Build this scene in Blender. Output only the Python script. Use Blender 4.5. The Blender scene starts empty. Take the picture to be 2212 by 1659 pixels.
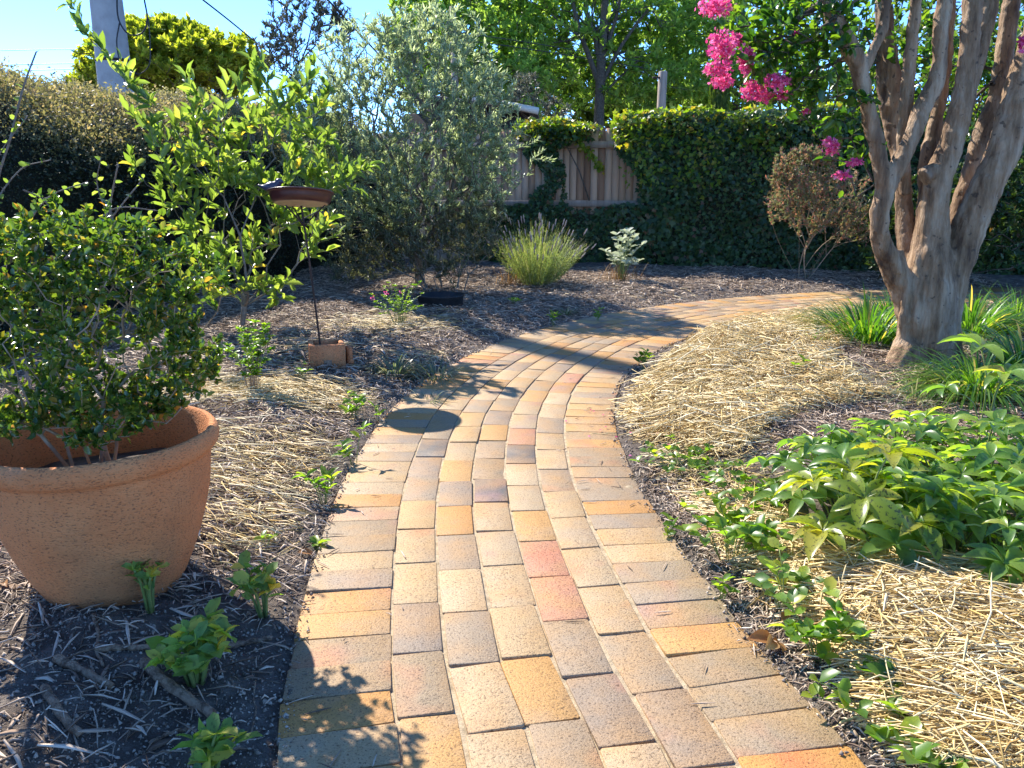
import bpy, math
import numpy as np
R_ = math.radians
sc = bpy.context.scene
COL = sc.collection

# ------------------------------------------------------------------ camera, sky, sun, exposure
CAM_H, PITCH = 1.06, R_(13.9)
cd = bpy.data.cameras.new("camera"); cam = bpy.data.objects.new("camera", cd); COL.objects.link(cam)
cd.sensor_width = 36; cd.lens = 36 * 790 / 1024; cd.clip_start = .05; cd.clip_end = 1500
cam.location = (0, 0, CAM_H); cam.rotation_euler = (R_(90) - PITCH, 0, 0)
sc.camera = cam

SUN_EL, SUN_AZ = R_(41.5), R_(39.5)             # azimuth: to the left of straight ahead (+Y)
sun_dir = np.array([-math.sin(SUN_AZ) * math.cos(SUN_EL), math.cos(SUN_AZ) * math.cos(SUN_EL), math.sin(SUN_EL)])
w = bpy.data.worlds.new("World"); sc.world = w; w.use_nodes = True
nt = w.node_tree; bg = nt.nodes["Background"]
sky = nt.nodes.new("ShaderNodeTexSky"); sky.sky_type = 'NISHITA'; sky.sun_disc = False
sky.sun_elevation = SUN_EL; sky.sun_rotation = -SUN_AZ
sky.air_density = 0.36; sky.dust_density = 0.0; sky.ozone_density = 4.0
hs = nt.nodes.new("ShaderNodeHueSaturation"); hs.inputs["Saturation"].default_value = 1.12; hs.inputs["Hue"].default_value = .501
nt.links.new(sky.outputs[0], hs.inputs["Color"]); nt.links.new(hs.outputs[0], bg.inputs[0]); bg.inputs[1].default_value = 0.15
sl = bpy.data.lights.new("sun", 'SUN'); sl.energy = 2.45; sl.angle = R_(.53); sl.color = (1, .935, .835)
so = bpy.data.objects.new("sun", sl); COL.objects.link(so)
from mathutils import Vector
so.rotation_euler = Vector(-sun_dir).to_track_quat('-Z', 'Y').to_euler()
sc.view_settings.view_transform = 'Standard'; sc.view_settings.look = 'None'
sc.view_settings.exposure = 2.2; sc.view_settings.gamma = 1
sc.cycles.max_bounces = 8; sc.cycles.transparent_max_bounces = 4
sc.cycles.diffuse_bounces = 4; sc.cycles.transmission_bounces = 4; sc.cycles.glossy_bounces = 2
sc.cycles.sample_clamp_indirect = 6

# ------------------------------------------------------------------ small vector helpers
F, CX, CY = 1706.7, 1106.0, 829.5           # the photograph measured on a 2212 x 1659 copy
def _ray(u, v):
    a = (u - CX) / F; b = -(v - CY) / F
    return np.array([a, math.cos(PITCH) + b * math.sin(PITCH), -math.sin(PITCH) + b * math.cos(PITCH)])
def at(u, v, Y):
    d = _ray(u, v); return np.array([0, 0, CAM_H]) + d * (Y / d[1])
def gp(u, v, h=.06):
    d = _ray(u, v); return np.array([0, 0, CAM_H]) + d * ((h - CAM_H) / d[2])
def nrm(a):
    a = np.asarray(a, float); l = np.linalg.norm(a, axis=-1, keepdims=True); return a / np.maximum(l, 1e-9)
def rnd(seed): return np.random.default_rng(seed)
def sstep(a, b, x):
    t = np.clip((x - a) / (b - a), 0, 1); return t * t * (3 - 2 * t)
_rw = rnd(5); _wk = _rw.normal(size=(24, 3)); _wk /= np.linalg.norm(_wk, axis=1)[:, None]; _wp = _rw.uniform(0, 6.28, 24); _wf = np.repeat([1, 1.9, 3.7, 7.1], 6)
def wob(P, f=1.0):
    """smooth noise about -1..1 at points P"""
    P = np.asarray(P, float); out = np.zeros(P.shape[:-1])
    for k in range(24):
        out += np.sin(P @ _wk[k] * f * _wf[k] * 2 + _wp[k]) / _wf[k] ** .8
    return out / 4.2
def catmull(P, n):
    P = np.asarray(P, float); Q = np.vstack([2 * P[0] - P[1], P, 2 * P[-1] - P[-2]]); out = []
    m = len(P) - 1
    for t in np.linspace(0, m - 1e-6, n):
        i = int(t); f = t - i; a, b, c, d = Q[i:i + 4]
        out.append(.5 * (2 * b + (c - a) * f + (2 * a - 5 * b + 4 * c - d) * f * f + (3 * b - a - 3 * c + d) * f ** 3))
    return np.array(out)
def rand_dirs(r, n): return nrm(r.normal(size=(n, 3)))

# ------------------------------------------------------------------ mesh collector
class MB:
    def __init__(s): s.v = []; s.f = {}; s.n = 0
    def add(s, V, faces):
        V = np.asarray(V, float).reshape(-1, 3); s.v.append(V)
        for k, A in faces.items():
            s.f.setdefault(k, []).append(np.asarray(A, np.int64).reshape(-1, k) + s.n)
        s.n += len(V)
    def inst(s, V, faces):
        """V (n,m,3): n copies of an m-vertex shape"""
        n, m, _ = V.shape; off = (np.arange(n) * m)[:, None, None]
        s.add(V.reshape(-1, 3), {k: (np.asarray(A)[None] + off).reshape(-1, k) for k, A in faces.items()})
    def build(s, name, mat, parent=None, smooth=False):
        me = bpy.data.meshes.new(name); V = np.concatenate(s.v) if s.v else np.zeros((0, 3))
        if parent is not None: V = V - np.array(parent.location)
        me.vertices.add(len(V)); me.vertices.foreach_set("co", V.astype(np.float32).ravel())
        li = []; ls = []; p = 0
        for k, L in s.f.items():
            A = np.concatenate(L); li.append(A.ravel()); ls.append(p + np.arange(len(A)) * k); p += A.size
        li = np.concatenate(li); ls = np.concatenate(ls)
        me.loops.add(len(li)); me.loops.foreach_set("vertex_index", li.astype(np.int32))
        me.polygons.add(len(ls)); me.polygons.foreach_set("loop_start", ls.astype(np.int32))
        me.update(calc_edges=True)
        if smooth: me.polygons.foreach_set("use_smooth", np.ones(len(ls), bool))
        me.materials.append(mat)
        o = bpy.data.objects.new(name, me); COL.objects.link(o)
        if parent is not None: o.parent = parent
        return o

def tag(o, label=None, cat=None, group=None, kind=None):
    if label: o["label"] = label
    if cat: o["category"] = cat
    if group: o["group"] = group
    if kind: o["kind"] = kind
    return o
def thing(name, loc, label, cat, group=None):
    o = bpy.data.objects.new(name, None); COL.objects.link(o); o.location = tuple(float(x) for x in loc); o.empty_display_size = .1
    bpy.context.view_layer.update() if False else None
    return tag(o, label, cat, group)

# ------------------------------------------------------------------ shapes
def tube(mb, P, rad, sides=8, cap=True, jit=0., f=6.):
    P = np.asarray(P, float); n = len(P); rad = np.broadcast_to(np.asarray(rad, float), (n,))
    T = nrm(np.gradient(P, axis=0)); u = np.cross(T[0], [0, 0, 1.])
    if np.linalg.norm(u) < .1: u = np.cross(T[0], [1., 0, 0])
    u = nrm(u); th = np.linspace(0, 2 * np.pi, sides, endpoint=False); V = []
    for i in range(n):
        u = nrm(u - T[i] * (u @ T[i])); b = np.cross(T[i], u)
        V.append(P[i] + rad[i] * (np.cos(th)[:, None] * u + np.sin(th)[:, None] * b))
    V = np.array(V)
    if jit: 
        V = P[:, None] + (V - P[:, None]) * (1 + jit * wob(V * f)[..., None])
    i, j = np.meshgrid(np.arange(n - 1), np.arange(sides), indexing='ij'); j2 = (j + 1) % sides
    Q = np.stack([i * sides + j, i * sides + j2, (i + 1) * sides + j2, (i + 1) * sides + j], -1).reshape(-1, 4)
    F_ = {4: Q}; V = V.reshape(-1, 3)
    if cap:
        c0, c1 = len(V), len(V) + 1; V = np.vstack([V, P[0], P[-1]]); k = np.arange(sides); k2 = (k + 1) % sides
        F_[3] = np.vstack([np.stack([np.full(sides, c0), k2, k], 1), np.stack([np.full(sides, c1), (n - 1) * sides + k, (n - 1) * sides + k2], 1)])
    mb.add(V, F_)

def lathe(mb, prof, c, sides=64, jit=0., f=8.):
    prof = np.asarray(prof, float); n = len(prof); th = np.linspace(0, 2 * np.pi, sides, endpoint=False)
    V = np.stack([prof[:, 0, None] * np.cos(th), prof[:, 0, None] * np.sin(th), np.repeat(prof[:, 1, None], sides, 1)], -1)
    if jit:
        d = V.copy(); d[..., 2] = 0; V = V + nrm(d) * (jit * wob(V * f))[..., None]
    i, j = np.meshgrid(np.arange(n - 1), np.arange(sides), indexing='ij'); j2 = (j + 1) % sides
    mb.add(V.reshape(-1, 3) + np.asarray(c), {4: np.stack([i * sides + j, i * sides + j2, (i + 1) * sides + j2, (i + 1) * sides + j], -1).reshape(-1, 4)})

def box(mb, c, size, rz=0., bev=0., ry=0., rx=0.):
    x, y, z = np.array(size) / 2.; b = bev
    if b:
        pts = []
        for zz, ins in ((-z, b), (-z + b, 0), (z - b, 0), (z, b)):
            pts += [(-x + ins, -y + ins, zz), (x - ins, -y + ins, zz), (x - ins, y - ins, zz), (-x + ins, y - ins, zz)]
        q = [(3, 2, 1, 0), (12, 13, 14, 15)]
        for k in range(3):
            for j in range(4): q.append((4 * k + j, 4 * k + (j + 1) % 4, 4 * k + 4 + (j + 1) % 4, 4 * k + 4 + j))
    else:
        pts = [(-x, -y, -z), (x, -y, -z), (x, y, -z), (-x, y, -z), (-x, -y, z), (x, -y, z), (x, y, z), (-x, y, z)]
        q = [(3, 2, 1, 0), (4, 5, 6, 7), (0, 1, 5, 4), (1, 2, 6, 5), (2, 3, 7, 6), (3, 0, 4, 7)]
    V = np.array(pts, float)
    c_, s_ = math.cos(ry), math.sin(ry); V = V @ np.array([[c_, 0, s_], [0, 1, 0], [-s_, 0, c_]]).T
    c_, s_ = math.cos(rx), math.sin(rx); V = V @ np.array([[1, 0, 0], [0, c_, -s_], [0, s_, c_]]).T
    c_, s_ = math.cos(rz), math.sin(rz); V = V @ np.array([[c_, -s_, 0], [s_, c_, 0], [0, 0, 1]]).T
    mb.add(V + np.asarray(c), {4: q})

def _rows(ts, ws, hs, edge=.12):
    T = [(ts[0], 0, hs[0])]; f4 = []; f3 = []; prev = None
    for t, w_, h in zip(ts[1:-1], ws[1:-1], hs[1:-1]):
        k = len(T); T += [(t, w_, h + edge * w_), (t, 0, h), (t, -w_, h + edge * w_)]
        if prev is None: f3 += [(0, k + 1, k), (0, k + 2, k + 1)]
        else: f4 += [(prev, prev + 1, k + 1, k), (prev + 1, prev + 2, k + 2, k + 1)]
        prev = k
    k = len(T); T.append((ts[-1], 0, hs[-1])); f3 += [(prev, prev + 1, k), (prev + 1, prev + 2, k)]
    d = {3: f3}
    if f4: d[4] = f4
    return np.array(T, float), d
LEAF = {
    'dia': (np.array([(0, 0, 0), (.45, .5, .1), (1, 0, 0), (.45, -.5, .1)], float), {3: [(0, 2, 1), (0, 3, 2)]}),
    'oval': _rows([0, .3, .7, 1], [0, .46, .42, 0], [0, .03, .02, -.06], .25),
    'long': _rows([0, .12, .3, .5, .7, .87, 1], [0, .2, .42, .5, .42, .23, 0], [0, .025, .03, .0, -.06, -.14, -.24], .26),
    'ivy': (np.array([(0, 0, 0), (.12, .42, .03), (.45, .5, .06), (.5, .22, .02), (1, 0, -.05), (.5, -.22, .02), (.45, -.5, .06), (.12, -.42, .03), (.35, 0, 0)], float),
            {3: [(8, i, (i + 1) % 8) for i in range(7, -1, -1)]}),
}
def leaves(mb, P, D, N, L, W, shape='dia'):
    T, fc = LEAF[shape]; n = len(P); D = nrm(D); S = nrm(np.cross(N, D)); N = np.cross(D, S)
    L = np.broadcast_to(L, (n,)); W = np.broadcast_to(W, (n,))
    V = P[:, None] + D[:, None] * (L[:, None] * T[:, 0])[..., None] + S[:, None] * (W[:, None] * T[:, 1])[..., None] + N[:, None] * (L[:, None] * T[:, 2])[..., None]
    mb.inst(V, fc)

def ribbons(mb, P, D, L, W, droop, seg=6):
    """blades: start P, start direction D, falling over under `droop`"""
    n = len(P); D = nrm(D); L = np.broadcast_to(L, (n,)); W = np.broadcast_to(W, (n,)); droop = np.broadcast_to(droop, (n,))
    S = np.cross(D, [0, 0, 1.]); S = nrm(np.where(np.linalg.norm(S, axis=1, keepdims=True) < .05, [1., 0, 0], S))
    t = np.linspace(0, 1, seg + 1)
    C = P[:, None] + D[:, None] * (L[:, None] * t)[..., None]
    C[..., 2] -= (L * droop)[:, None] * t ** 2
    out = nrm(D * [1, 1, 0]); C += out[:, None] * (L * droop * .25)[:, None, None] * (t ** 2)[None, :, None]
    wv = W[:, None] * (np.minimum(1, 4 * (1 - t)) * .5 * (0.6 + .4 * np.sin(np.pi * np.minimum(t + .2, 1))))
    V = np.stack([C - S[:, None] * wv[..., None], C + S[:, None] * wv[..., None]], 2).reshape(n, -1, 3)
    mb.inst(V, {4: [(2 * i, 2 * i + 1, 2 * i + 3, 2 * i + 2) for i in range(seg)]})

def sticks(mb, P0, P1, r0, r1=None, bend=None, sides=3):
    n = len(P0); D = nrm(P1 - P0); r0 = np.broadcast_to(r0, (n,)); r1 = r0 if r1 is None else np.broadcast_to(r1, (n,))
    a = np.cross(D, [0, 0, 1.]); a = nrm(np.where(np.linalg.norm(a, axis=1, keepdims=True) < .05, [1., 0, 0], a)); b = np.cross(D, a)
    th = np.arange(sides) * 2 * np.pi / sides + .5
    ring = np.cos(th)[None, :, None] * a[:, None] + np.sin(th)[None, :, None] * b[:, None]
    M = (P0 + P1) / 2 + (0 if bend is None else bend)
    V = np.concatenate([P0[:, None] + ring * r0[:, None, None], M[:, None] + ring * ((r0 + r1) / 2)[:, None, None], P1[:, None] + ring * r1[:, None, None]], 1)
    q = [(k * sides + j, k * sides + (j + 1) % sides, (k + 1) * sides + (j + 1) % sides, (k + 1) * sides + j) for k in range(2) for j in range(sides)]
    fc = {4: q}
    if sides == 3: fc[3] = [(2, 1, 0), (6, 7, 8)]
    mb.inst(V, fc)

def strips(mb, P0, P1, Nn, wd, th=.002, bend=None):
    """flat chips: thin closed slivers with a pointed end"""
    D = nrm(P1 - P0); S = nrm(np.cross(Nn, D)); N = np.cross(D, S); M = P0 * .5 + P1 * .5 + (0 if bend is None else bend)
    w_ = wd[:, None] / 2; t = N * th
    V = np.stack([P0 - S * w_ * .6, P0 + S * w_ * .5, M - S * w_ + t, M + S * w_ + t, P1 - S * w_ * .3, P1 + S * w_ * .5, P0 - t, M - t * 1.5, P1 - t], 1)
    mb.inst(V, {4: [(0, 1, 3, 2), (2, 3, 5, 4), (1, 6, 7, 3), (3, 7, 8, 5), (6, 0, 2, 7), (7, 2, 4, 8)]})

def grow(root, pts, bf=.35, step=.15, seed=0, wig=.02):
    """branch skeleton reaching every point of pts from root"""
    r = rnd(seed); root = np.asarray(root, float); cap = len(pts) * 30 + 10
    X = np.zeros((cap, 3)); par = np.full(cap, -1); pl = np.zeros(cap); X[0] = root; n = 1
    for p in pts[np.argsort(np.linalg.norm(pts - root, axis=1))]:
        d = np.linalg.norm(X[:n] - p, axis=1); below = np.clip(X[:n, 2] - p[2], 0, None)
        i = int(np.argmin(d + bf * pl[:n] + below * .5)); k = max(1, min(25, int(d[i] / step)))
        a = X[i].copy(); side = r.normal(size=3) * wig * d[i] * 2
        for q in range(1, k + 1):
            f = q / k; par[n] = i if q == 1 else n - 1
            X[n] = a + (p - a) * f + side * math.sin(math.pi * f) + np.array([0, 0, .12 * d[i] * math.sin(math.pi * f)])
            pl[n] = pl[par[n]] + d[i] / k; n += 1
    X, par = X[:n], par[:n]; tips = np.zeros(n); ch = np.bincount(par[1:], minlength=n); tips[ch == 0] = 1
    for i in range(n - 1, 0, -1): tips[par[i]] += tips[i]
    return X, par, tips
def branches(mb, sk, rt, pw=.45, rmax=1., sides=5, minr=0.):
    X, par, tips = sk; n = len(X); rad = np.minimum(rt * tips ** pw, rmax); main = {}
    for i in range(1, n):
        p = par[i]
        if p not in main or tips[i] > tips[main[p]]: main[p] = i
    for i in range(n):
        if i and main.get(par[i]) == i: continue
        ch = ([par[i]] if i else []) + [i]; j = i
        while j in main: j = main[j]; ch.append(j)
        if len(ch) < 2: continue
        rr = rad[ch].copy()
        if i: rr[0] = rr[1]
        if rr.max() < minr: continue
        tube(mb, X[ch], rr, sides if rr.max() < .02 else max(sides, 8), cap=False)
def twig_leaves(mb, sk, r, per, L, W, shape, maxtips=2, spread=.8, up=.25, back=.0, scale=.3, droop=0., upn=1.):
    X, par, tips = sk; idx = np.where((tips <= maxtips) & (par >= 0))[0]
    idx = np.repeat(idx, per); n = len(idx); a = X[par[idx]]; b = X[idx]; t = r.uniform(0, 1.05, n)[:, None]
    P = a + (b - a) * t; D = nrm(nrm(b - a) * (1 - spread * .5) + rand_dirs(r, n) * spread + np.array([0, 0, up - droop]))
    N = nrm(rand_dirs(r, n) * .7 + np.array([0, 0, upn]))
    s = 1 + scale * r.normal(size=n).clip(-1.5, 1.5)
    leaves(mb, P + rand_dirs(r, n) * .004, D, N, L * s, W * s, shape)
def blobs(r, n, B):
    """n points in a union of ellipsoids B = [(centre, (rx, ry, rz), weight)]"""
    wts = np.array([b[2] for b in B], float); k = r.choice(len(B), n, p=wts / wts.sum())
    c = np.array([b[0] for b in B])[k]; s = np.array([b[1] for b in B])[k]
    return c + rand_dirs(r, n) * (r.uniform(0, 1, n) ** .38)[:, None] * s

# ------------------------------------------------------------------ materials
def newmat(name):
    m = bpy.data.materials.new(name); m.use_nodes = True; t = m.node_tree
    return m, t, t.nodes["Principled BSDF"], t.nodes["Material Output"]
def nd(t, typ, **k):
    n = t.nodes.new(typ)
    for a, v in k.items(): setattr(n, a, v)
    return n
def ramp(t, src, stops, interp='LINEAR'):
    n = nd(t, "ShaderNodeValToRGB"); n.color_ramp.interpolation = interp; e = n.color_ramp.elements
    while len(e) < len(stops): e.new(.5)
    for q, (p, c) in zip(e, stops): q.position = p; q.color = (*c, 1) if len(c) == 3 else c
    if src is not None: t.links.new(src, n.inputs[0])
    return n.outputs[0]
def noise(t, scale, detail=4, rough=.6, vec=None, dim='3D', wsrc=None):
    n = nd(t, "ShaderNodeTexNoise", noise_dimensions=dim); n.inputs["Scale"].default_value = scale; n.inputs["Detail"].default_value = detail; n.inputs["Roughness"].default_value = rough
    if vec is None:
        tc = nd(t, "ShaderNodeTexCoord"); vec = tc.outputs["Object"]
    t.links.new(vec, n.inputs["Vector"])
    if wsrc is not None: t.links.new(wsrc, n.inputs["W"])
    return n.outputs[0]
def mix(t, fac, a, b, mode='MIX'):
    n = nd(t, "ShaderNodeMix", data_type='RGBA', blend_type=mode)
    for s, v in ((0, fac), (6, a), (7, b)):
        if isinstance(v, (int, float)): n.inputs[s].default_value = v
        elif isinstance(v, tuple): n.inputs[s].default_value = (*v, 1)
        else: t.links.new(v, n.inputs[s])
    return n.outputs[2]
def math_(t, op, a, b=0.):
    n = nd(t, "ShaderNodeMath", operation=op)
    for s, v in ((0, a), (1, b)):
        if isinstance(v, (int, float)): n.inputs[s].default_value = v
        else: t.links.new(v, n.inputs[s])
    return n.outputs[0]
def bump(t, bs, h, dist, strength=1.):
    n = nd(t, "ShaderNodeBump"); n.inputs["Strength"].default_value = strength; n.inputs["Distance"].default_value = dist
    t.links.new(h, n.inputs["Height"]); t.links.new(n.outputs[0], bs.inputs["Normal"])
def island(t): return nd(t, "ShaderNodeNewGeometry").outputs["Random Per Island"]
def leafmat(name, stops, trans=.5, rough=.4, spec=.5, tcol=None, spots=0., tgain=2.2):
    m, t, bs, out = newmat(name); c = ramp(t, island(t), stops)
    c = mix(t, math_(t, 'MULTIPLY', noise(t, 3., 2), .5), c, mix(t, 1., c, (.62, .7, .5), 'MULTIPLY'))
    if spots:
        c = mix(t, ramp(t, noise(t, 90, 3), [(.56, (0, 0, 0)), (.62, (spots,) * 3)]), c, (.015, .02, .01))
    t.links.new(c, bs.inputs["Base Color"]); bs.inputs["Roughness"].default_value = rough; bs.inputs["Specular IOR Level"].default_value = spec
    tr = nd(t, "ShaderNodeBsdfTranslucent"); tc = mix(t, 1., c, tuple(x * tgain for x in (tcol or (1.25, 1.2, .35))), 'MULTIPLY')
    t.links.new(tc, tr.inputs[0]); ms = nd(t, "ShaderNodeMixShader"); ms.inputs[0].default_value = trans
    t.links.new(bs.outputs[0], ms.inputs[1]); t.links.new(tr.outputs[0], ms.inputs[2]); t.links.new(ms.outputs[0], out.inputs[0])
    return m
def plain(name, stops, scale=8., rough=.85, bscale=None, bdist=.004, isl=False, spec=.3, metal=0., vec_stretch=None):
    m, t, bs, out = newmat(name)
    vec = None
    if vec_stretch:
        tc = nd(t, "ShaderNodeTexCoord"); mp = nd(t, "ShaderNodeMapping"); mp.inputs["Scale"].default_value = vec_stretch
        t.links.new(tc.outputs["Object"], mp.inputs[0]); vec = mp.outputs[0]
    src = noise(t, scale, 5, .65, vec)
    if isl: src = math_(t, 'ADD', math_(t, 'MULTIPLY', src, .35), math_(t, 'MULTIPLY', island(t), .8))
    c = ramp(t, src, stops); t.links.new(c, bs.inputs["Base Color"])
    bs.inputs["Roughness"].default_value = rough; bs.inputs["Specular IOR Level"].default_value = spec; bs.inputs["Metallic"].default_value = metal
    if bscale: bump(t, bs, noise(t, bscale, 6, .7, vec), bdist)
    return m

M = {}
M['soil'] = plain('soil', [(.3, (.075, .056, .044)), (.5, (.17, .135, .108)), (.7, (.3, .25, .2))], 14, .95, 90, .03)
M['chips'] = plain('bark_chips', [(.1, (.075, .046, .03)), (.38, (.23, .16, .11)), (.65, (.43, .325, .235)), (.98, (.68, .56, .43))], 30, .85, isl=True)
M['straw'] = plain('straw', [(.1, (.27, .15, .045)), (.35, (.52, .36, .12)), (.65, (.66, .5, .22)), (.95, (.8, .69, .44))], 12, .5, isl=True, spec=.45)
M['sand'] = plain('joint_sand', [(.35, (.3, .23, .14)), (.6, (.5, .39, .25))], 40, .95, 200, .004)
M['crumb'] = plain('soil_crumb', [(.2, (.1, .08, .06)), (.55, (.26, .21, .165)), (.95, (.48, .4, .31))], 30, .95, isl=True)
M['bark'] = plain('bark', [(.3, (.045, .035, .026)), (.7, (.15, .12, .09))], 25, .9, 40, .01)
M['greystem'] = plain('grey_stem', [(.3, (.1, .085, .065)), (.7, (.24, .21, .17))], 25, .85, 60, .003)
M['tanstem'] = plain('tan_stem', [(.3, (.22, .15, .09)), (.7, (.42, .32, .21))], 30, .8)
M['greenstem'] = plain('green_stem', [(.3, (.1, .15, .03)), (.7, (.25, .3, .1))], 10, .5)
G_ = lambda *a: a
M['bay'] = leafmat('young_tree_leaf', [(0, (.08, .13, .03)), (.6, (.14, .2, .05)), (.95, (.22, .27, .07)), (1, (.4, .27, .05))], .52, .3, .55, (1.2, 1.2, .5), tgain=2.4)
M['olive'] = leafmat('olive_leaf', [(0, (.15, .19, .11)), (.5, (.3, .34, .21)), (1, (.5, .53, .4))], .5, .35, .6, (1, 1.05, .7), tgain=1.8)
M['rosemary'] = leafmat('fine_grey_leaf', [(0, (.06, .075, .04)), (.6, (.14, .155, .09)), (1, (.27, .26, .18))], .35, .45, .5, (1, 1, .6), tgain=1.6)
M['box'] = leafmat('box_leaf', [(0, (.035, .08, .02)), (.55, (.08, .14, .03)), (.85, (.17, .22, .045)), (.965, (.24, .2, .05)), (1, (.38, .19, .05))], .42, .22, .6, tgain=2.2)
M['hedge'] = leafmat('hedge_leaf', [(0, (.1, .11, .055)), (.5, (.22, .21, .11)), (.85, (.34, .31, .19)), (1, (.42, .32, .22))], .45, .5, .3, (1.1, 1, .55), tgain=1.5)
M['hedgedark'] = leafmat('dark_hedge_leaf', [(0, (.012, .02, .01)), (.6, (.03, .042, .02)), (.95, (.06, .07, .035)), (1, (.2, .16, .09))], .2, .5, .3, (1.1, 1, .55), tgain=1.3)  # green face leaves, colour also lowered to carry the face's shade
M['ivy'] = leafmat('ivy_leaf', [(0, (.025, .055, .02)), (.6, (.05, .1, .032)), (.9, (.09, .15, .04)), (1, (.17, .085, .05))], .28, .4, .4, tgain=1.6)
M['ivy_lit'] = leafmat('lit_ivy_leaf', [(0, (.09, .17, .02)), (.7, (.2, .27, .03)), (1, (.32, .22, .05))], .5, .4, .5, tgain=2.)  # sunlit copy of the ivy leaf: top light put into the colour
M['myrtle'] = leafmat('myrtle_leaf', [(0, (.015, .05, .01)), (.6, (.04, .1, .015)), (1, (.11, .18, .025))], .48, .28, .6, tgain=2.8)
M['petal'] = leafmat('magenta_petal', [(0, (.58, .05, .19)), (.55, (.76, .12, .33)), (1, (.88, .36, .55))], .45, .6, .2, (1.1, .8, 1), tgain=1.3)
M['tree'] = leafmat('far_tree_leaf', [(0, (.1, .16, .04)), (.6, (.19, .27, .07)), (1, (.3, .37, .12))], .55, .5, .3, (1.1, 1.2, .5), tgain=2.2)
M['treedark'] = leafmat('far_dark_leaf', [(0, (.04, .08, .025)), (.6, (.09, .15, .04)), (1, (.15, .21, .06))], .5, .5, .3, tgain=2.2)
M['yellowtree'] = leafmat('yellow_green_leaf', [(0, (.13, .19, .03)), (.6, (.28, .32, .05)), (1, (.42, .42, .1))], .5, .5, .3, tgain=2.)
M['gumtree'] = leafmat('gum_leaf', [(0, (.06, .07, .06)), (.6, (.11, .13, .09)), (1, (.2, .17, .14))], .25, .4, .4, (1, 1, .8), tgain=1.5)
M['helle'] = leafmat('hellebore_leaf', [(0, (.08, .17, .045)), (.5, (.15, .26, .06)), (.85, (.25, .34, .065)), (.97, (.36, .38, .08)), (1, (.38, .27, .1))], .5, .33, .5, spots=.25, tgain=2.2)
M['helleyel'] = leafmat('spotted_hellebore_leaf', [(0, (.16, .22, .02)), (.7, (.25, .3, .03)), (1, (.35, .33, .06))], .45, .3, .6, spots=.8, tgain=1.9)
M['weed'] = leafmat('small_plant_leaf', [(0, (.06, .14, .02)), (.6, (.12, .22, .03)), (1, (.25, .33, .05))], .5, .35, .5, tgain=2.2)
M['primrose'] = leafmat('primrose_leaf', [(0, (.12, .22, .07)), (.6, (.2, .32, .07)), (.8, (.42, .42, .08)), (1, (.5, .46, .1))], .4, .5, .4, spots=.4, tgain=2.)
M['strap'] = leafmat('strap_leaf', [(0, (.03, .09, .015)), (.6, (.07, .16, .025)), (.92, (.15, .24, .04)), (1, (.4, .3, .12))], .45, .3, .6, tgain=2.6)
M['greystrap'] = leafmat('grey_strap_leaf', [(0, (.09, .12, .06)), (.7, (.2, .23, .13)), (1, (.42, .38, .24))], .4, .35, .5, (1, 1, .7), tgain=1.6)
M['nandina'] = leafmat('reddish_leaf', [(0, (.13, .18, .09)), (.5, (.23, .25, .14)), (.72, (.36, .2, .16)), (1, (.44, .18, .16))], .4, .5, .3, (1.05, 1., .65), tgain=1.6)
M['lav'] = leafmat('lavender_stem', [(0, (.16, .21, .08)), (.7, (.29, .36, .15)), (1, (.4, .36, .22))], .4, .5, .3, (1.1, 1.1, .5), tgain=1.6)
M['lavflower'] = leafmat('lavender_spike', [(0, (.26, .22, .22)), (1, (.5, .43, .42))], .3, .8, .2, (1, 1, 1), tgain=1.2)
M['silver'] = leafmat('silver_leaf', [(0, (.3, .36, .27)), (1, (.55, .58, .48))], .4, .6, .3, (1, 1, .8), tgain=1.2)
M['dryleaf'] = leafmat('dry_leaf', [(0, (.2, .08, .03)), (.6, (.4, .19, .07)), (1, (.6, .4, .2))], .3, .6, .3, (1.1, .9, .5), tgain=1.2)
M['drygrass'] = leafmat('dry_stem', [(0, (.25, .12, .05)), (1, (.45, .3, .15))], .3, .6, .3, (1.1, .9, .5), tgain=1.2)
M['black'] = plain('black_plastic', [(.3, (.015, .015, .016)), (.7, (.035, .034, .033))], 20, .5)
M['iron'] = plain('rusty_iron', [(.3, (.02, .014, .012)), (.7, (.06, .035, .025))], 30, .7, 120, .001)
M['concrete'] = plain('pole_concrete', [(.3, (.3, .29, .275)), (.7, (.42, .41, .39))], 5, .9, 80, .003)
M['timber'] = plain('grey_timber', [(.3, (.2, .15, .11)), (.7, (.42, .33, .25))], 6, .9, 20, .004, vec_stretch=(3, 3, .3))
M['paling'] = plain('fence_paling', [(.2, (.25, .135, .075)), (.5, (.46, .275, .16)), (.9, (.58, .39, .25))], 9, .9, 30, .004, isl=True, vec_stretch=(5, 5, .35))
M['stick'] = plain('stick_bark', [(.35, (.13, .08, .05)), (.6, (.42, .29, .19))], 60, .9, 130, .012)
M['shed'] = plain('dark_weatherboard', [(.3, (.02, .02, .022)), (.7, (.04, .04, .042))], 3, .8)
M['fascia'] = plain('pale_fascia', [(.3, (.4, .43, .38)), (.7, (.5, .52, .46))], 3, .6)
M['roof'] = plain('dark_roof', [(.3, (.05, .05, .055)), (.7, (.09, .09, .095))], 5, .7)
M['slate'] = plain('bird_glaze', [(.3, (.035, .03, .045)), (.7, (.08, .07, .1))], 30, .35)

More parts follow.
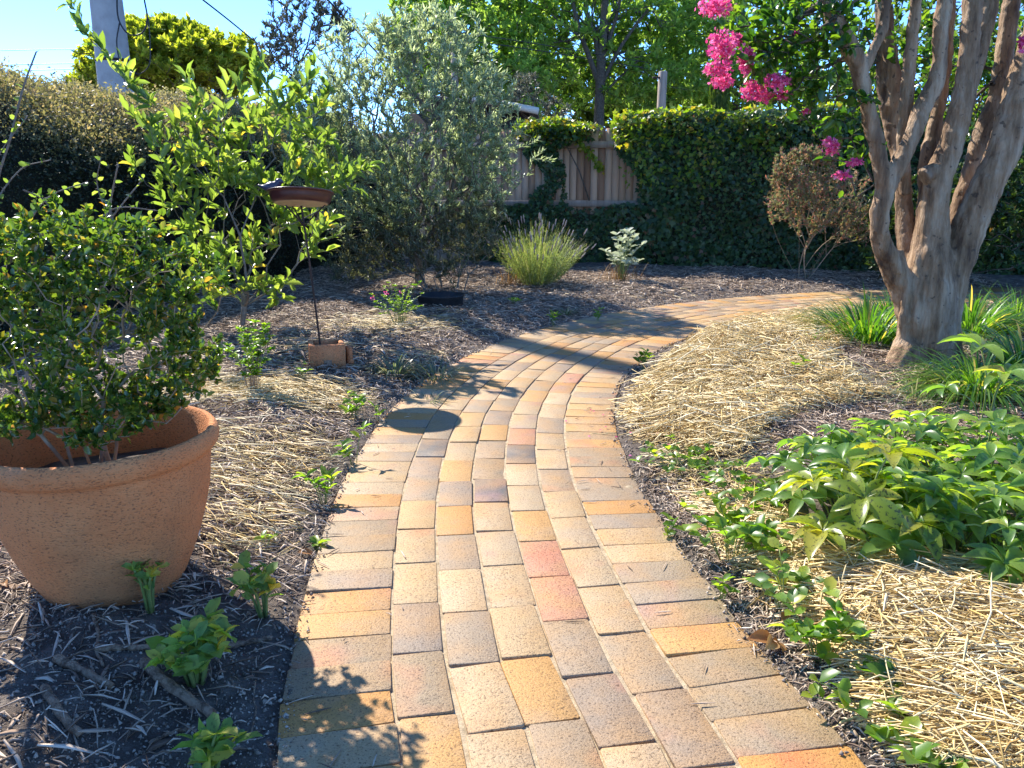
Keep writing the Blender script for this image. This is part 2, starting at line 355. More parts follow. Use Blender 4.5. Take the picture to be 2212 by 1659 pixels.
def brickmat():
    m, t, bs, out = newmat('brick_paver'); rn = island(t); k = math_(t, 'MULTIPLY', rn, 173.3); fr = math_(t, 'FRACT', math_(t, 'MULTIPLY', rn, 47.7))
    base = ramp(t, rn, [(0, (.31, .24, .155)), (.1, (.46, .34, .19)), (.28, (.49, .345, .165)), (.36, (.33, .265, .19)), (.5, (.52, .31, .11)), (.6, (.45, .35, .22)), (.7, (.52, .27, .075)), (.78, (.28, .225, .175)), (.87, (.52, .4, .25)), (.95, (.48, .24, .15)), (.98, (.13, .12, .118))], 'CONSTANT')
    tc = nd(t, "ShaderNodeTexCoord"); ob = tc.outputs["Object"]
    bl = noise(t, 4.2, 2, .5, ob, '4D', k)
    hue = ramp(t, fr, [(0, (.58, .24, .05)), (.35, (.55, .17, .08)), (.62, (.42, .2, .2)), (.8, (.3, .25, .21)), (1, (.56, .3, .08))])
    c = mix(t, ramp(t, bl, [(.57, (0, 0, 0)), (.76, (.85, .85, .85))]), base, hue)
    c = mix(t, ramp(t, noise(t, 6.5, 3, .55, ob, '4D', math_(t, 'ADD', k, 31.)), [(.4, (0, 0, 0)), (.68, (.6, .6, .6))]), c, (.5, .29, .1))
    c = mix(t, ramp(t, noise(t, 5.0, 4, .6, ob, '4D', math_(t, 'ADD', k, 77.)), [(.5, (0, 0, 0)), (.72, (.55, .55, .55))]), c, (.36, .3, .24))
    c = mix(t, ramp(t, noise(t, 2.2, 5, .65, ob), [(.6, (0, 0, 0)), (.8, (.4, .4, .4))]), c, (.55, .44, .3))
    edge = noise(t, 1.1, 3, .6, ob)
    c = mix(t, ramp(t, edge, [(.4, (0, 0, 0)), (.7, (.45, .45, .45))]), c, mix(t, 1., c, (.72, .7, .68), 'MULTIPLY'))
    sp = noise(t, 185, 3, .75, ob); c = mix(t, ramp(t, sp, [(.35, (.95, .95, .95)), (.46, (0, 0, 0))]), c, mix(t, 1., c, (.25, .2, .16), 'MULTIPLY'))
    g2 = noise(t, 330, 2, .6, ob); c = mix(t, .35, c, mix(t, 1., c, ramp(t, g2, [(.3, (.5, .5, .5)), (.7, (1.4, 1.4, 1.4))]), 'MULTIPLY'))
    c = mix(t, 1., c, (.93, .86, .76), 'MULTIPLY'); t.links.new(c, bs.inputs["Base Color"]); bs.inputs["Roughness"].default_value = .62; bs.inputs["Specular IOR Level"].default_value = .4
    h = math_(t, 'ADD', sp, math_(t, 'MULTIPLY', noise(t, 45, 3, .6, ob), .8)); bump(t, bs, h, .0035, .7)
    return m
M['brick'] = brickmat()
def terracotta(name, c1, c2, pit=90):
    m, t, bs, out = newmat(name); a = noise(t, 6, 5, .65); c = ramp(t, a, [(.3, c1), (.7, c2)])
    vo = nd(t, "ShaderNodeTexNoise"); vo.inputs["Scale"].default_value = pit; vo.inputs["Detail"].default_value = 3
    mp = nd(t, "ShaderNodeMapping"); mp.inputs["Scale"].default_value = (1, 1, 1.9); tc = nd(t, "ShaderNodeTexCoord"); t.links.new(tc.outputs["Object"], mp.inputs[0]); t.links.new(mp.outputs[0], vo.inputs["Vector"])
    c = mix(t, ramp(t, vo.outputs[0], [(.32, (.75, .75, .75)), (.45, (0, 0, 0))]), c, (.14, .065, .035))
    big = noise(t, 3.2, 4, .6); c = mix(t, ramp(t, big, [(.5, (0, 0, 0)), (.7, (.45, .45, .45))]), c, (.3, .155, .07))
    wh = noise(t, 4.7, 5, .7); c = mix(t, ramp(t, noise(t, 2.1, 6, .7), [(.52, (0, 0, 0)), (.72, (.5, .5, .5))]), c, (.2, .095, .045)); c = mix(t, ramp(t, wh, [(.6, (0, 0, 0)), (.78, (.25, .25, .25))]), c, (.6, .4, .26))
    t.links.new(c, bs.inputs["Base Color"]); bs.inputs["Roughness"].default_value = .85; bs.inputs["Specular IOR Level"].default_value = .25
    bump(t, bs, math_(t, 'ADD', vo.outputs[0], math_(t, 'MULTIPLY', noise(t, 28, 4), .6)), .009, .8); return m
M['pot'] = terracotta('terracotta', (.56, .2, .07), (.67, .285, .11), 150)
M['block'] = terracotta('clay_block', (.55, .2, .08), (.66, .29, .12), 110)
def trunkmat():
    m, t, bs, out = newmat('myrtle_bark'); tc = nd(t, "ShaderNodeTexCoord"); mp = nd(t, "ShaderNodeMapping"); mp.inputs["Scale"].default_value = (1.3, 1.3, .22); t.links.new(tc.outputs["Object"], mp.inputs[0])
    c = ramp(t, noise(t, 10, 6, .65, mp.outputs[0]), [(.34, (.1, .055, .03)), (.44, (.25, .15, .078)), (.52, (.36, .23, .13)), (.64, (.52, .375, .24))])
    c = mix(t, ramp(t, noise(t, 5.5, 4, .55, mp.outputs[0]), [(.56, (0, 0, 0)), (.62, (.5, .5, .5))]), c, (.13, .075, .045))
    c = mix(t, ramp(t, noise(t, 26, 2, .5), [(.66, (0, 0, 0)), (.7, (.7, .7, .7))]), c, (.06, .04, .03))
    t.links.new(c, bs.inputs["Base Color"]); bs.inputs["Roughness"].default_value = .7; bs.inputs["Specular IOR Level"].default_value = .3
    bump(t, bs, math_(t, 'ADD', noise(t, 26, 6, .7, mp.outputs[0]), noise(t, 7, 4, .6, mp.outputs[0])), .045, .9); return m
M['trunk'] = trunkmat()

# ------------------------------------------------------------------ terrain and path
PC = catmull([(.62, -1.6), (.42, -.6), (.24, .4), (.115, 1.27), (.04, 1.62), (-.02, 2.05), (-.066, 2.5), (-.085, 2.95), (-.072, 3.5), (-.02, 3.95), (.1, 4.5), (.3, 5.05), (.62, 5.68), (1.1, 6.33), (1.68, 6.88), (2.4, 7.36), (3.3, 7.76), (4.3, 8.03), (5.5, 8.2), (7, 8.3), (9, 8.35)], 700)
for _ in range(30): PC[1:-1] = PC[1:-1] * .5 + (PC[:-2] + PC[2:]) * .25
_seg = np.r_[0, np.cumsum(np.linalg.norm(np.diff(PC, axis=0), axis=1))]
PT = nrm(np.gradient(PC, axis=0)); PN = np.stack([PT[:, 1], -PT[:, 0]], 1)        # PN points to the right of the path
HALF = .548
def side(x, y):
    """signed distance from the path's centre line, + to the right"""
    x = np.asarray(x, float); sh = x.shape; Q = np.stack([x.ravel(), np.asarray(y, float).ravel()], 1); out = np.empty(len(Q)); C = PC[::3]; N = PN[::3]
    for i in range(0, len(Q), 20000):
        q = Q[i:i + 20000]; d = q[:, None] - C[None]; k = np.argmin((d ** 2).sum(-1), 1)
        out[i:i + 20000] = (d[np.arange(len(q)), k] * N[k]).sum(1)
    return out.reshape(sh)
def hgt(x, y):
    x = np.asarray(x, float); y = np.asarray(y, float); s = side(x, y); d = np.abs(s) - HALF
    h = -.028 + .028 * sstep(-.04, .03, d) + .062 * sstep(.05, .5, d)
    m = sstep(.06, .3, d); P = np.stack([x, y, 0 * x], -1)
    h = h + m * (.022 * wob(P, 1.3) + .012 * wob(P + 7, 4.)) + sstep(0, .05, d) * .006 * wob(P + 3, 11.)
    h = h + .07 * np.exp(-(((x - 1.55) / .7) ** 2 + ((y - 5.0) / .9) ** 2)) * m + .05 * np.exp(-(((x - 1.9) / .4) ** 2 + ((y - 1.9) / .7) ** 2)) * m
    far = sstep(12, 30, np.hypot(x, y)); return h * (1 - far)
def axis(lo, a, b, hi, st):
    core = np.arange(a, b, st); g = np.array([1.6 ** i for i in range(1, 14)])
    L = a - st * np.cumsum(g); Rr = core[-1] + st * np.cumsum(g)
    return np.r_[max(lo, -400), L[L > lo][::-1], core, Rr[Rr < hi], hi]
gx = axis(-300, -3.6, 4.2, 300, .03); gy = axis(-300, .9, 10.2, 300, .03)
X, Y = np.meshgrid(gx, gy, indexing='ij'); Z = hgt(X, Y); ny = len(gy)
i, j = np.meshgrid(np.arange(len(gx) - 1), np.arange(ny - 1), indexing='ij')
mb = MB(); mb.add(np.stack([X, Y, Z], -1), {4: np.stack([i * ny + j, (i + 1) * ny + j, (i + 1) * ny + j + 1, i * ny + j + 1], -1)})
tag(mb.build('ground', M['soil'], smooth=True), kind='structure')

# joint sand under the bricks
mb = MB(); a = PC - PN * (HALF - .01); b = PC + PN * (HALF - .01); n = len(PC); ofs = np.linspace(-HALF - .0, HALF + .0, 45)
V = PC[:, None] + PN[:, None] * ofs[None, :, None]; z = -.0052 + .0012 * wob(np.concatenate([V, np.zeros(V.shape[:2] + (1,))], -1), 9.)
z[:, 0] = -.05; z[:, -1] = -.05
V = np.concatenate([V, z[..., None]], -1); i, j = np.meshgrid(np.arange(n - 1), np.arange(44), indexing='ij')
mb.add(V, {4: np.stack([i * 45 + j, i * 45 + j + 1, (i + 1) * 45 + j + 1, (i + 1) * 45 + j], -1)})
tag(mb.build('path_bedding', M['sand'], smooth=True), kind='structure')

r = rnd(11); mb = MB(); GAP = .0045
def brick(c, tang, ln, wd, z, r):
    a = math.atan2(tang[1], tang[0]) + r.normal() * .006; ca, sa = math.cos(a), math.sin(a); b = .0014 + abs(r.normal()) * .0006; tz = r.normal(size=2) * .0016
    rings = []
    for zz, ins in ((-.05, 0), (-b, 0), (-b * .3, b * .35), (0, b)):
        x, y = ln / 2 - ins, wd / 2 - ins
        # three points per long edge keep the corners slightly rounded
        k = .004 if ins >= 0 else 0
        for px, py in ((-x + k, -y), (x - k, -y), (x, -y + k), (x, y - k), (x - k, y), (-x + k, y), (-x, y - k), (-x, -y + k)):
            rings.append((c[0] + px * ca - py * sa, c[1] + px * sa + py * ca, z + zz + (px / ln * tz[0] + py / wd * tz[1]) * (zz > -.04)))
    q = [(8 * kk + jj, 8 * kk + (jj + 1) % 8, 8 * kk + 8 + (jj + 1) % 8, 8 * kk + 8 + jj) for kk in range(3) for jj in range(8)]
    mb.add(rings, {4: q, 8: [tuple(range(24, 32))]})
cols = [(-HALF + .115, 'h')] + [(-HALF + .23 + .0065 + .0590 + k * (.118 + .0072), 's') for k in range(5)] + [(HALF - .115, 'h')]
for ci, (o, kind) in enumerate(cols):
    C = PC + PN * o; sl_ = np.r_[0, np.cumsum(np.linalg.norm(np.diff(C, axis=0), axis=1))]
    ln = .115 if kind == 'h' else .23; s = r.uniform(0, .2)
    while s < sl_[-1]:
        c = np.array([np.interp(s, sl_, C[:, 0]), np.interp(s, sl_, C[:, 1])]); tg = np.array([np.interp(s, sl_, PT[:, 0]), np.interp(s, sl_, PT[:, 1])])
        if c[1] > .4:
            c = c + PN[int(np.searchsorted(sl_, s).clip(0, len(PN) - 1))] * r.normal() * .0018
            if kind == 'h': brick(c, tg, .1145, .23, r.normal() * .0012, r)
            else: brick(c, tg, .23, .1175, r.normal() * .0012, r)
        s += ln + GAP + (r.uniform(-.002, .003) if kind == 's' else r.uniform(-.001, .001)) - (.003 if kind == 'h' else 0)
tag(mb.build('path', M['brick']), kind='structure')

# ------------------------------------------------------------------ mulch and straw
def inpoly(P, poly):
    poly = np.asarray(poly); x, y = P[:, 0], P[:, 1]; c = np.zeros(len(P), bool); q = poly[-1]
    for p in poly:
        c ^= ((p[1] > y) != (q[1] > y)) & (x < (q[0] - p[0]) * (y - p[1]) / (q[1] - p[1] + 1e-12) + p[0]); q = p
    return c
def wpoly(px): return [gp(u, v)[:2] for u, v in px]
def fill(r, poly, n):
    poly = np.asarray(poly); lo, hi = poly.min(0), poly.max(0); out = np.zeros((0, 2))
    while len(out) < n:
        q = r.uniform(lo, hi, (n * 2, 2)); out = np.vstack([out, q[inpoly(q, poly)]])
    return out[:n]
def scatter_straw(mb, r, xy, L, ang, spread, rad, lift=.03, tilt=.12):
    n = len(xy); a = ang + r.normal(size=n) * spread; ln = L * r.uniform(.35, 1.2, n); D = np.stack([np.cos(a), np.sin(a)], 1)
    A = xy - D * ln[:, None] / 2; B = xy + D * ln[:, None] / 2; up = r.uniform(0, 1, n) ** 1.6 * lift
    z0 = hgt(A[:, 0], A[:, 1]); z1 = hgt(B[:, 0], B[:, 1]); s0 = np.abs(side(A[:, 0], A[:, 1])) < HALF; s1 = np.abs(side(B[:, 0], B[:, 1])) < HALF
    z0 = np.where(s0, .004, z0) + up + r.normal(size=n) * ln * tilt * .3; z1 = np.where(s1, .004, z1) + up + r.normal(size=n) * ln * tilt * .3
    m = np.maximum(hgt(xy[:, 0], xy[:, 1]), 0); z0 = np.maximum(z0, .002); z1 = np.maximum(z1, .002)
    bd = np.concatenate([r.normal(size=(n, 2)) * ln[:, None] * .03, (np.abs(r.normal(size=(n, 1))) * .006)], 1)
    sticks(mb, np.c_[A, z0], np.c_[B, z1], rad * r.uniform(.6, 1.3, n), rad * r.uniform(.4, 1., n), bd)
def flow(r, xy, base, amp=.5): return base + amp * wob(np.c_[xy, xy[:, 0] * 0], .9)

r = rnd(21); mb = MB()
S1 = wpoly([(1400, 800), (1450, 765), (1530, 722), (1620, 690), (1720, 668), (1800, 655), (1850, 700), (1820, 760), (1780, 790), (1870, 850), (1960, 860), (1750, 890), (1660, 930), (1600, 1000), (1480, 960), (1375, 925), (1350, 870), (1375, 830)])
S2 = wpoly([(1530, 1060), (1640, 1080), (1780, 1150), (1900, 1200), (2230, 1235), (2400, 1300), (2500, 1659), (2130, 1659), (2000, 1600), (1880, 1450), (1760, 1290), (1640, 1180)])
xy = fill(r, S1, 8500); scatter_straw(mb, r, xy, .17, flow(r, xy, .35, 1.), .75, .0022, .06, .2)
xy = fill(r, S1, 1800); scatter_straw(mb, r, xy, .2, flow(r, xy, .5), .9, .0025, .09, .6)
def blades(xy, L, wd, lift):
    n = len(xy); a = r.uniform(0, 6.28, n); D = np.c_[np.cos(a), np.sin(a), r.normal(size=n) * .18]; c = np.c_[xy, hgt(xy[:, 0], xy[:, 1]) + lift * r.uniform(.2, 1, n)]; ln = L * r.uniform(.4, 1.1, n)[:, None] / 2
    strips(mb, c - D * ln, c + D * ln, nrm(rand_dirs(r, n) * .6 + [0, 0, 1]), wd * r.uniform(.6, 1.3, n), .0012, r.normal(size=(n, 3)) * .006)
blades(fill(r, S1, 2200), .12, .0075, .07); blades(fill(r, S1, 5000), .045, .0045, .045)
xy = fill(r, S2, 6800); scatter_straw(mb, r, xy, .2, flow(r, xy, -.72, .35), .35, .0018, .04)
blades(fill(r, S2, 1300), .11, .006, .05); blades(fill(r, S2, 4500), .04, .004, .03)
xy = fill(r, S2, 700); scatter_straw(mb, r, xy, .14, flow(r, xy, .6), .9, .0022, .06, .45)
for c, rx, ry, n in ((gp(1500, 1040), .25, .3, 700), (gp(1600, 1150), .14, .25, 420), (gp(1400, 960), .1, .15, 120), (gp(1680, 1300), .1, .2, 200), (gp(1900, 1560), .25, .35, 240), (gp(1620, 640, .05), 1., .4, 250), (gp(1860, 830), .4, .3, 300)):
    xy = c[:2] + r.normal(size=(n, 2)) * [rx, ry]; d = np.abs(side(xy[:, 0], xy[:, 1])); xy = xy[d > HALF + .1]; scatter_straw(mb, r, xy, .13, flow(r, xy, 0), 1.2, .0018, .02)
tag(mb.build('straw_mulch', M['straw']), 'pale golden straw mulch spread over the right-hand garden bed', 'straw', kind='stuff')
mb = MB()
for c, rx, ry, n in ((gp(590, 855), .24, .13, 900), (gp(690, 840), .15, .1, 300), (gp(450, 840), .2, .2, 400), (gp(840, 705), .28, .2, 620), (gp(590, 960), .22, .16, 420), (gp(560, 1040), .2, .16, 330), (gp(520, 1130), .12, .14, 150), (gp(620, 760), .3, .25, 200), (gp(960, 765), .12, .1, 90)):
    xy = c[:2] + r.normal(size=(n, 2)) * [rx, ry]; d = side(xy[:, 0], xy[:, 1]); xy = xy[d < -HALF - .08]; scatter_straw(mb, r, xy, .16, flow(r, xy, .1), .7, .0019, .045)
tag(mb.build('straw_patches', M['straw']), 'thin straw patches lying over bark mulch left of the path', 'straw', kind='stuff')

def chips(mb, r, xy, L, Wd, lift):
    n = len(xy); a = flow(r, xy, 0, 2.) + r.normal(size=n) * 1.; ln = L * np.exp(r.normal(size=n) * .55) ; ln = np.minimum(ln.clip(.008, .22), np.where(xy[:, 1] < 2.2, .1, .22)); D = np.stack([np.cos(a), np.sin(a)], 1)
    A = xy - D * ln[:, None] / 2; B = xy + D * ln[:, None] / 2; up = r.uniform(0, 1, n) ** 2 * lift
    z0 = hgt(A[:, 0], A[:, 1]) + up + r.normal(size=n) * ln * .06; z1 = hgt(B[:, 0], B[:, 1]) + up + r.normal(size=n) * ln * .06
    strips(mb, np.c_[A, z0], np.c_[B, z1], rand_dirs(r, n) * .5 + [0, 0, 1], Wd * np.exp(r.normal(size=n) * .5), .0018, np.c_[r.normal(size=(n, 2)) * ln[:, None] * .03, np.abs(r.normal(size=n)) * .004])
r = rnd(31); mb = MB()
PL = [(-2.6, 1.0), (-.3, 1.0), (-.4, 2.3), (-.4, 3.6), (-.3, 4.2), (.2, 5.4), (.6, 6.1), (1.1, 6.6), (1.6, 7.1), (2.4, 7.6), (3.3, 8.0), (5.5, 8.5), (5.5, 9.5), (3, 10.2), (0, 10.8), (-3.2, 10), (-3.6, 6), (-3.2, 3)]
for n, ymin, ymax, L, Wd in ((60000, 0, 4.2, .036, .0033), (36000, 4.2, 7.2, .05, .0055), (22000, 7.2, 12, .06, .0075)):
    xy = fill(r, PL, int(n * 2.6)); xy = xy[(xy[:, 1] >= ymin) & (xy[:, 1] < ymax)]; d = side(xy[:, 0], xy[:, 1]) + HALF; xy = xy[d < .012 - .22 * r.uniform(0, 1, len(d)) ** 1.6][:n]; xy = xy[(xy[:, 1] > 1.75 + .12 * wob(np.c_[xy, xy[:, 0] * 0], 4.)) | (r.uniform(0, 1, len(xy)) < .3)]; chips(mb, r, xy, L, Wd, .026)
xy = fill(r, [(-2.0, 1.0), (-.6, 1.0), (-.7, 1.9), (-1.6, 1.9)], 150); chips(mb, r, xy, .075, .0085, .014)
xy = fill(r, [(-3, 3), (-.7, 3), (-.5, 4.3), (.4, 6.2), (-1, 8.5), (-3, 8)], 500); chips(mb, r, xy, .085, .011, .03)
tag(mb.build('bark_mulch', M['chips']), 'grey and brown shredded bark mulch covering the left garden bed', 'bark mulch', kind='stuff')
mb = MB(); S3 = wpoly([(1790, 700), (2300, 640), (2400, 800), (2212, 900), (1960, 850), (1820, 790), (1740, 760)])
xy = fill(r, S3, 9000); chips(mb, r, xy, .05, .005, .02)
xy = fill(r, wpoly([(1700, 850), (2212, 830), (2212, 1000), (1640, 990)]), 4500); chips(mb, r, xy, .04, .004, .02)
xy = fill(r, [(1.6, 2.2), (3.2, 2.6), (6.5, 3.5), (7, 7.6), (4.5, 7.3), (2.9, 6.6), (3.2, 4.4), (2, 3.3)], 14000); d = side(xy[:, 0], xy[:, 1]); xy = xy[d > HALF + .1]; chips(mb, r, xy, .055, .007, .02)
S4 = wpoly([(1300, 870), (1320, 960), (1600, 1000), (1640, 1100), (1760, 1290), (1900, 1500), (2050, 1659), (1820, 1659), (1600, 1400), (1400, 1130), (1330, 1000)])
xy = fill(r, S4, 9000); d = side(xy[:, 0], xy[:, 1]); xy = xy[d > HALF - .01 + .25 * r.uniform(0, 1, len(d)) ** 1.5]; chips(mb, r, xy, .024, .003, .01)
k = r.integers(60, 620, 170); xy = PC[k] + PN[k] * (r.choice([-1, 1], 170) * HALF * r.uniform(0, 1, 170) ** .25)[:, None]; n = len(xy); a = r.uniform(0, 6.28, n); D = np.c_[np.cos(a), np.sin(a), 0 * a] * (r.uniform(.004, .03, n))[:, None]; q = np.c_[xy, np.full(n, .0045)]
strips(mb, q - D, q + D, np.tile([0, 0, 1.], (n, 1)), r.uniform(.0015, .004, n), .0012)
tag(mb.build('leaf_litter', M['chips']), 'brown leaf and bark litter around the tree and along the right path edge', 'leaf litter', kind='stuff')

# crumbs of soil and sand along both path edges
r = rnd(35); mb = MB(); n = 26000; k = r.integers(90, 640, n); off = (HALF + np.abs(r.normal(size=n)) ** 1.2 * .085 - .012) * r.choice([-1, 1], n); xy = PC[k] + PN[k] * off[:, None] + r.normal(size=(n, 2)) * .01
q = fill(r, [(-1.7, 1.0), (-.5, 1.0), (-.6, 1.75), (-1.5, 1.85)], 9000); xy[:9000] = q; off[:9000] = HALF + .2
sz = (.0016 + .0042 * r.uniform(0, 1, n) ** 4) * (1 + .6 * (xy[:, 1] > 4)); c = np.c_[xy, np.where(np.abs(off) < HALF, .002, hgt(xy[:, 0], xy[:, 1])) + sz * .3]
O = np.array([(1, 0, 0), (0, 1, 0), (-1, 0, 0), (0, -1, 0), (0, 0, 1), (0, 0, -1)], float); V = c[:, None] + O[None] * sz[:, None, None] * r.uniform(.6, 1.4, (n, 6, 1)) + r.normal(size=(n, 6, 3)) * sz[:, None, None] * .25
mb.inst(V, {3: [(4, 0, 1), (4, 1, 2), (4, 2, 3), (4, 3, 0), (5, 1, 0), (5, 2, 1), (5, 3, 2), (5, 0, 3)]})
tag(mb.build('soil_crumbs', M['crumb']), 'sandy grey soil crumbs strewn along both edges of the brick path', 'soil', kind='stuff')

# ------------------------------------------------------------------ fence, ivy, shed
FA = np.array([1.41, 11.0]); FD = nrm(np.array([1., -.28])); FN = np.array([-FD[1], FD[0]]) * -1        # FN faces the camera
def fp(s, o, h): p = FA + FD * s + FN * o; return np.array([p[0], p[1], h])
frz = math.atan2(FD[1], FD[0])
fence = thing('paling_fence', fp(0, 0, 0), 'weathered brown timber paling fence half covered by ivy', 'fence')
r = rnd(41); mb = MB()
for k in range(165):
    s = -7 + k * .097; box(mb, fp(s, r.uniform(-.002, .002), .98 + r.normal() * .006), (.0915 + r.normal() * .0012, .012, 1.72), frz, .002, r.normal() * .002)
    box(mb, fp(s + .0485, -.02, .965), (.075, .012, 1.69), frz)
mb.build('paling_panel', M['paling'], fence)
for h in (1.63, .86, .26):
    mb = MB(); box(mb, fp(1, .032, h), (16, .042, .085), frz, .004); mb.build('rail', M['timber'], fence)
mb = MB(); box(mb, fp(1, .045, .11), (16, .035, .2), frz, .004); mb.build('plinth_board', M['timber'], fence)
for s in (-5.2, -2.8, -.4, 2.0, 4.4, 6.8):
    mb = MB(); box(mb, fp(s, -.065, .92), (.1, .09, 1.84), frz, .005); mb.build('post', M['timber'], fence)

def ivy_mask(s, h):
    w1 = .12 * wob(np.stack([s, h, 0 * s], -1), 2.)
    rightm = s > .1 + .14 * sstep(1.6, 1.2, h) + w1
    low = (h < .83 + w1 * .5) & (s > -2.2)
    strip = (np.abs(s + .9 + .1 * np.sin(h * 9)) < .12 + w1) & (h < 1.7)
    strip2 = (np.abs(s + .7) < .04 + w1 * .6) & (h < 1.1)
    return rightm | low | strip | strip2
def ivy_thick(s, h): P = np.stack([s, h, 0 * s], -1); return .1 + .16 * sstep(0, .6, s) + .09 * wob(P, 1.7) + .12 * sstep(1.3, 1.9, h) * (s > 0)
ivy = thing('ivy_climber', fp(2, .1, 0), 'dense dark green ivy wall blanketing the right of the fence, bright along its top', 'ivy')
r = rnd(43); n = 60000; s = r.uniform(-2.3, 6.5, n); h = r.uniform(0, 2.0, n); k = ivy_mask(s, h); s, h = s[k], h[k]
th = ivy_thick(s, h).clip(.04, .5); o = th * r.uniform(0, 1, len(s)) ** .35 + .05; p = FA + FD * s[:, None] + FN * o[:, None]; P = np.c_[p, h]
fn3 = np.array([FN[0], FN[1], .0]); n = len(P)
mb = MB(); D = nrm(rand_dirs(r, n) * .6 + [0, 0, -.8] + fn3 * .3); N = nrm(fn3 + rand_dirs(r, n) * .55 + [0, 0, .3]); sz = r.uniform(.025, .085, n) * (1 + .25 * wob(P, 2.)); kp = r.uniform(0, 1, n) < .78 + .35 * wob(P, 3.)
leaves(mb, P[kp], D[kp], N[kp], sz[kp], sz[kp] * .95, 'ivy'); mb.build('leaves', M['ivy'], ivy)
n = 7500; s = r.uniform(-.02, 6.5, n); tt = r.uniform(0, 1, n); o = -.18 + .62 * tt; top = 1.93 + .09 * wob(np.c_[s, tt, tt], 3.) + .06 * np.sin(np.pi * tt)
hh = top - r.uniform(0, 1, n) ** 2 * .28 * (.3 + tt); p = FA + FD * s[:, None] + FN * o[:, None]
mb = MB(); sz = r.uniform(.04, .085, n); leaves(mb, np.c_[p, hh], nrm(rand_dirs(r, n) + fn3 * .4), nrm(rand_dirs(r, n) * .6 + [0, 0, .8] + fn3 * .3), sz, sz, 'ivy')
n = 500; c = np.stack([r.choice([.35, 1.0, 1.9, 1.2, .5, 2.6], n) + r.normal(size=n) * .12, r.normal(size=n) * .1 + r.choice([1.55, 1.2, 1.4, 1.65], n)], 1)
p = FA + FD * c[:, :1] + FN * (ivy_thick(c[:, 0], c[:, 1]) + .06 + r.uniform(0, .06, n))[:, None]; sz = r.uniform(.04, .07, n)
leaves(mb, np.c_[p, c[:, 1]], nrm(rand_dirs(r, n) + [0, 0, -.4]), nrm(fn3 + rand_dirs(r, n) * .6 + [0, 0, .4]), sz, sz, 'ivy')
mb.build('lit_leaves', M['ivy_lit'], ivy)
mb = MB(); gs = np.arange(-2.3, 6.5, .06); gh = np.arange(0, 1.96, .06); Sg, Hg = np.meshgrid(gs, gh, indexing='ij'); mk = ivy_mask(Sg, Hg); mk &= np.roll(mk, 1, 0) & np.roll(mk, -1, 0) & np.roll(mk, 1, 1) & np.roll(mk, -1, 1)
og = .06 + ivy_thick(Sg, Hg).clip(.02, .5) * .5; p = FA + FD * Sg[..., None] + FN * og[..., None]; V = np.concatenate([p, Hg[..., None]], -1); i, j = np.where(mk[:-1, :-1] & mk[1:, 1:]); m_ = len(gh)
mb.add(V, {4: np.stack([i * m_ + j, (i + 1) * m_ + j, (i + 1) * m_ + j + 1, i * m_ + j + 1], 1)}); mb.build('dark_backing', plain('ivy_inner', [(.3, (.012, .016, .008)), (.7, (.035, .04, .018))], 30, .9), ivy, True)  # added near-black sheet behind the leaves, for the ivy's shaded depth

ivy2 = thing('ivy_climber', fp(-.8, .05, 1.7), 'small clump of bright ivy trailing over the fence top beside the olive', 'ivy')
n = 1900; s = -.8 + r.normal(size=n) * .26; s = s.clip(-1.35, -.2); tt = r.uniform(0, 1, n); o = -.12 + .42 * tt; hh = 1.92 + .07 * wob(np.c_[s, tt, tt], 4.) - r.uniform(0, 1, n) ** 2 * (.3 - .35 * np.abs(s + .85)).clip(.05) - .08 * np.abs(s + .75)
p = FA + FD * s[:, None] + FN * o[:, None]; sz = r.uniform(.04, .08, n); mb = MB(); k = r.uniform(0, 1, n) < .45 + (hh - 1.8) * 2
P = np.c_[p, hh]; D = nrm(rand_dirs(r, n) + fn3 * .3); N = nrm(rand_dirs(r, n) * .6 + [0, 0, .8] + fn3 * .3)
leaves(mb, P[k], D[k], N[k], sz[k], sz[k], 'ivy')
n = 130; t = r.uniform(0, 1, n); s = -.55 + .38 * t + r.normal(size=n) * .03; hh = 1.72 - .42 * t ** 1.2 + r.normal(size=n) * .03; p = FA + FD * s[:, None] + FN * (.16 + r.normal(size=n) * .03)[:, None]
leaves(mb, np.c_[p, hh], nrm(rand_dirs(r, n) + [0, 0, -.5]), nrm(fn3 + rand_dirs(r, n) * .6), .055, .05, 'ivy'); mb.build('lit_leaves', M['ivy_lit'], ivy2)
mb = MB(); leaves(mb, P[~k] - [0, 0, .05], D[~k], N[~k], sz[~k], sz[~k], 'ivy'); mb.build('leaves', M['ivy'], ivy2)
mb = MB(); tube(mb, [fp(-.35, .08, .9), fp(-.5, .09, 1.3), fp(-.75, .1, 1.75), fp(-1.1, .1, 1.85)], [.012, .01, .008, .004], 6); mb.build('stem', M['bark'], ivy2)

shed = thing('garden_shed', (-.9, 15.2, 0), 'dark shed with a pale sloping gutter showing above the fence', 'shed')
sx0 = at(1165, 250, 14)[0]; zt = at(1120, 232, 14)[2]
mb = MB(); box(mb, (sx0 - 1.15, 15.3, zt / 2 - .04), (2.1, 2.6, zt - .1), -.06, .01); mb.build('wall', M['shed'], shed)
mb = MB(); box(mb, (sx0 - 1.1, 15.1, zt + .05), (2.3, 3.2, .05), -.06, .01, .13, .0); mb.build('roof', M['roof'], shed)
mb = MB(); tube(mb, [at(1085, 224, 13.45), at(1163, 240, 13.35)], .055, 8); tube(mb, [at(1085, 224, 13.45), at(1000, 208, 13.55)], .05, 8); mb.build('gutter', M['fascia'], shed)

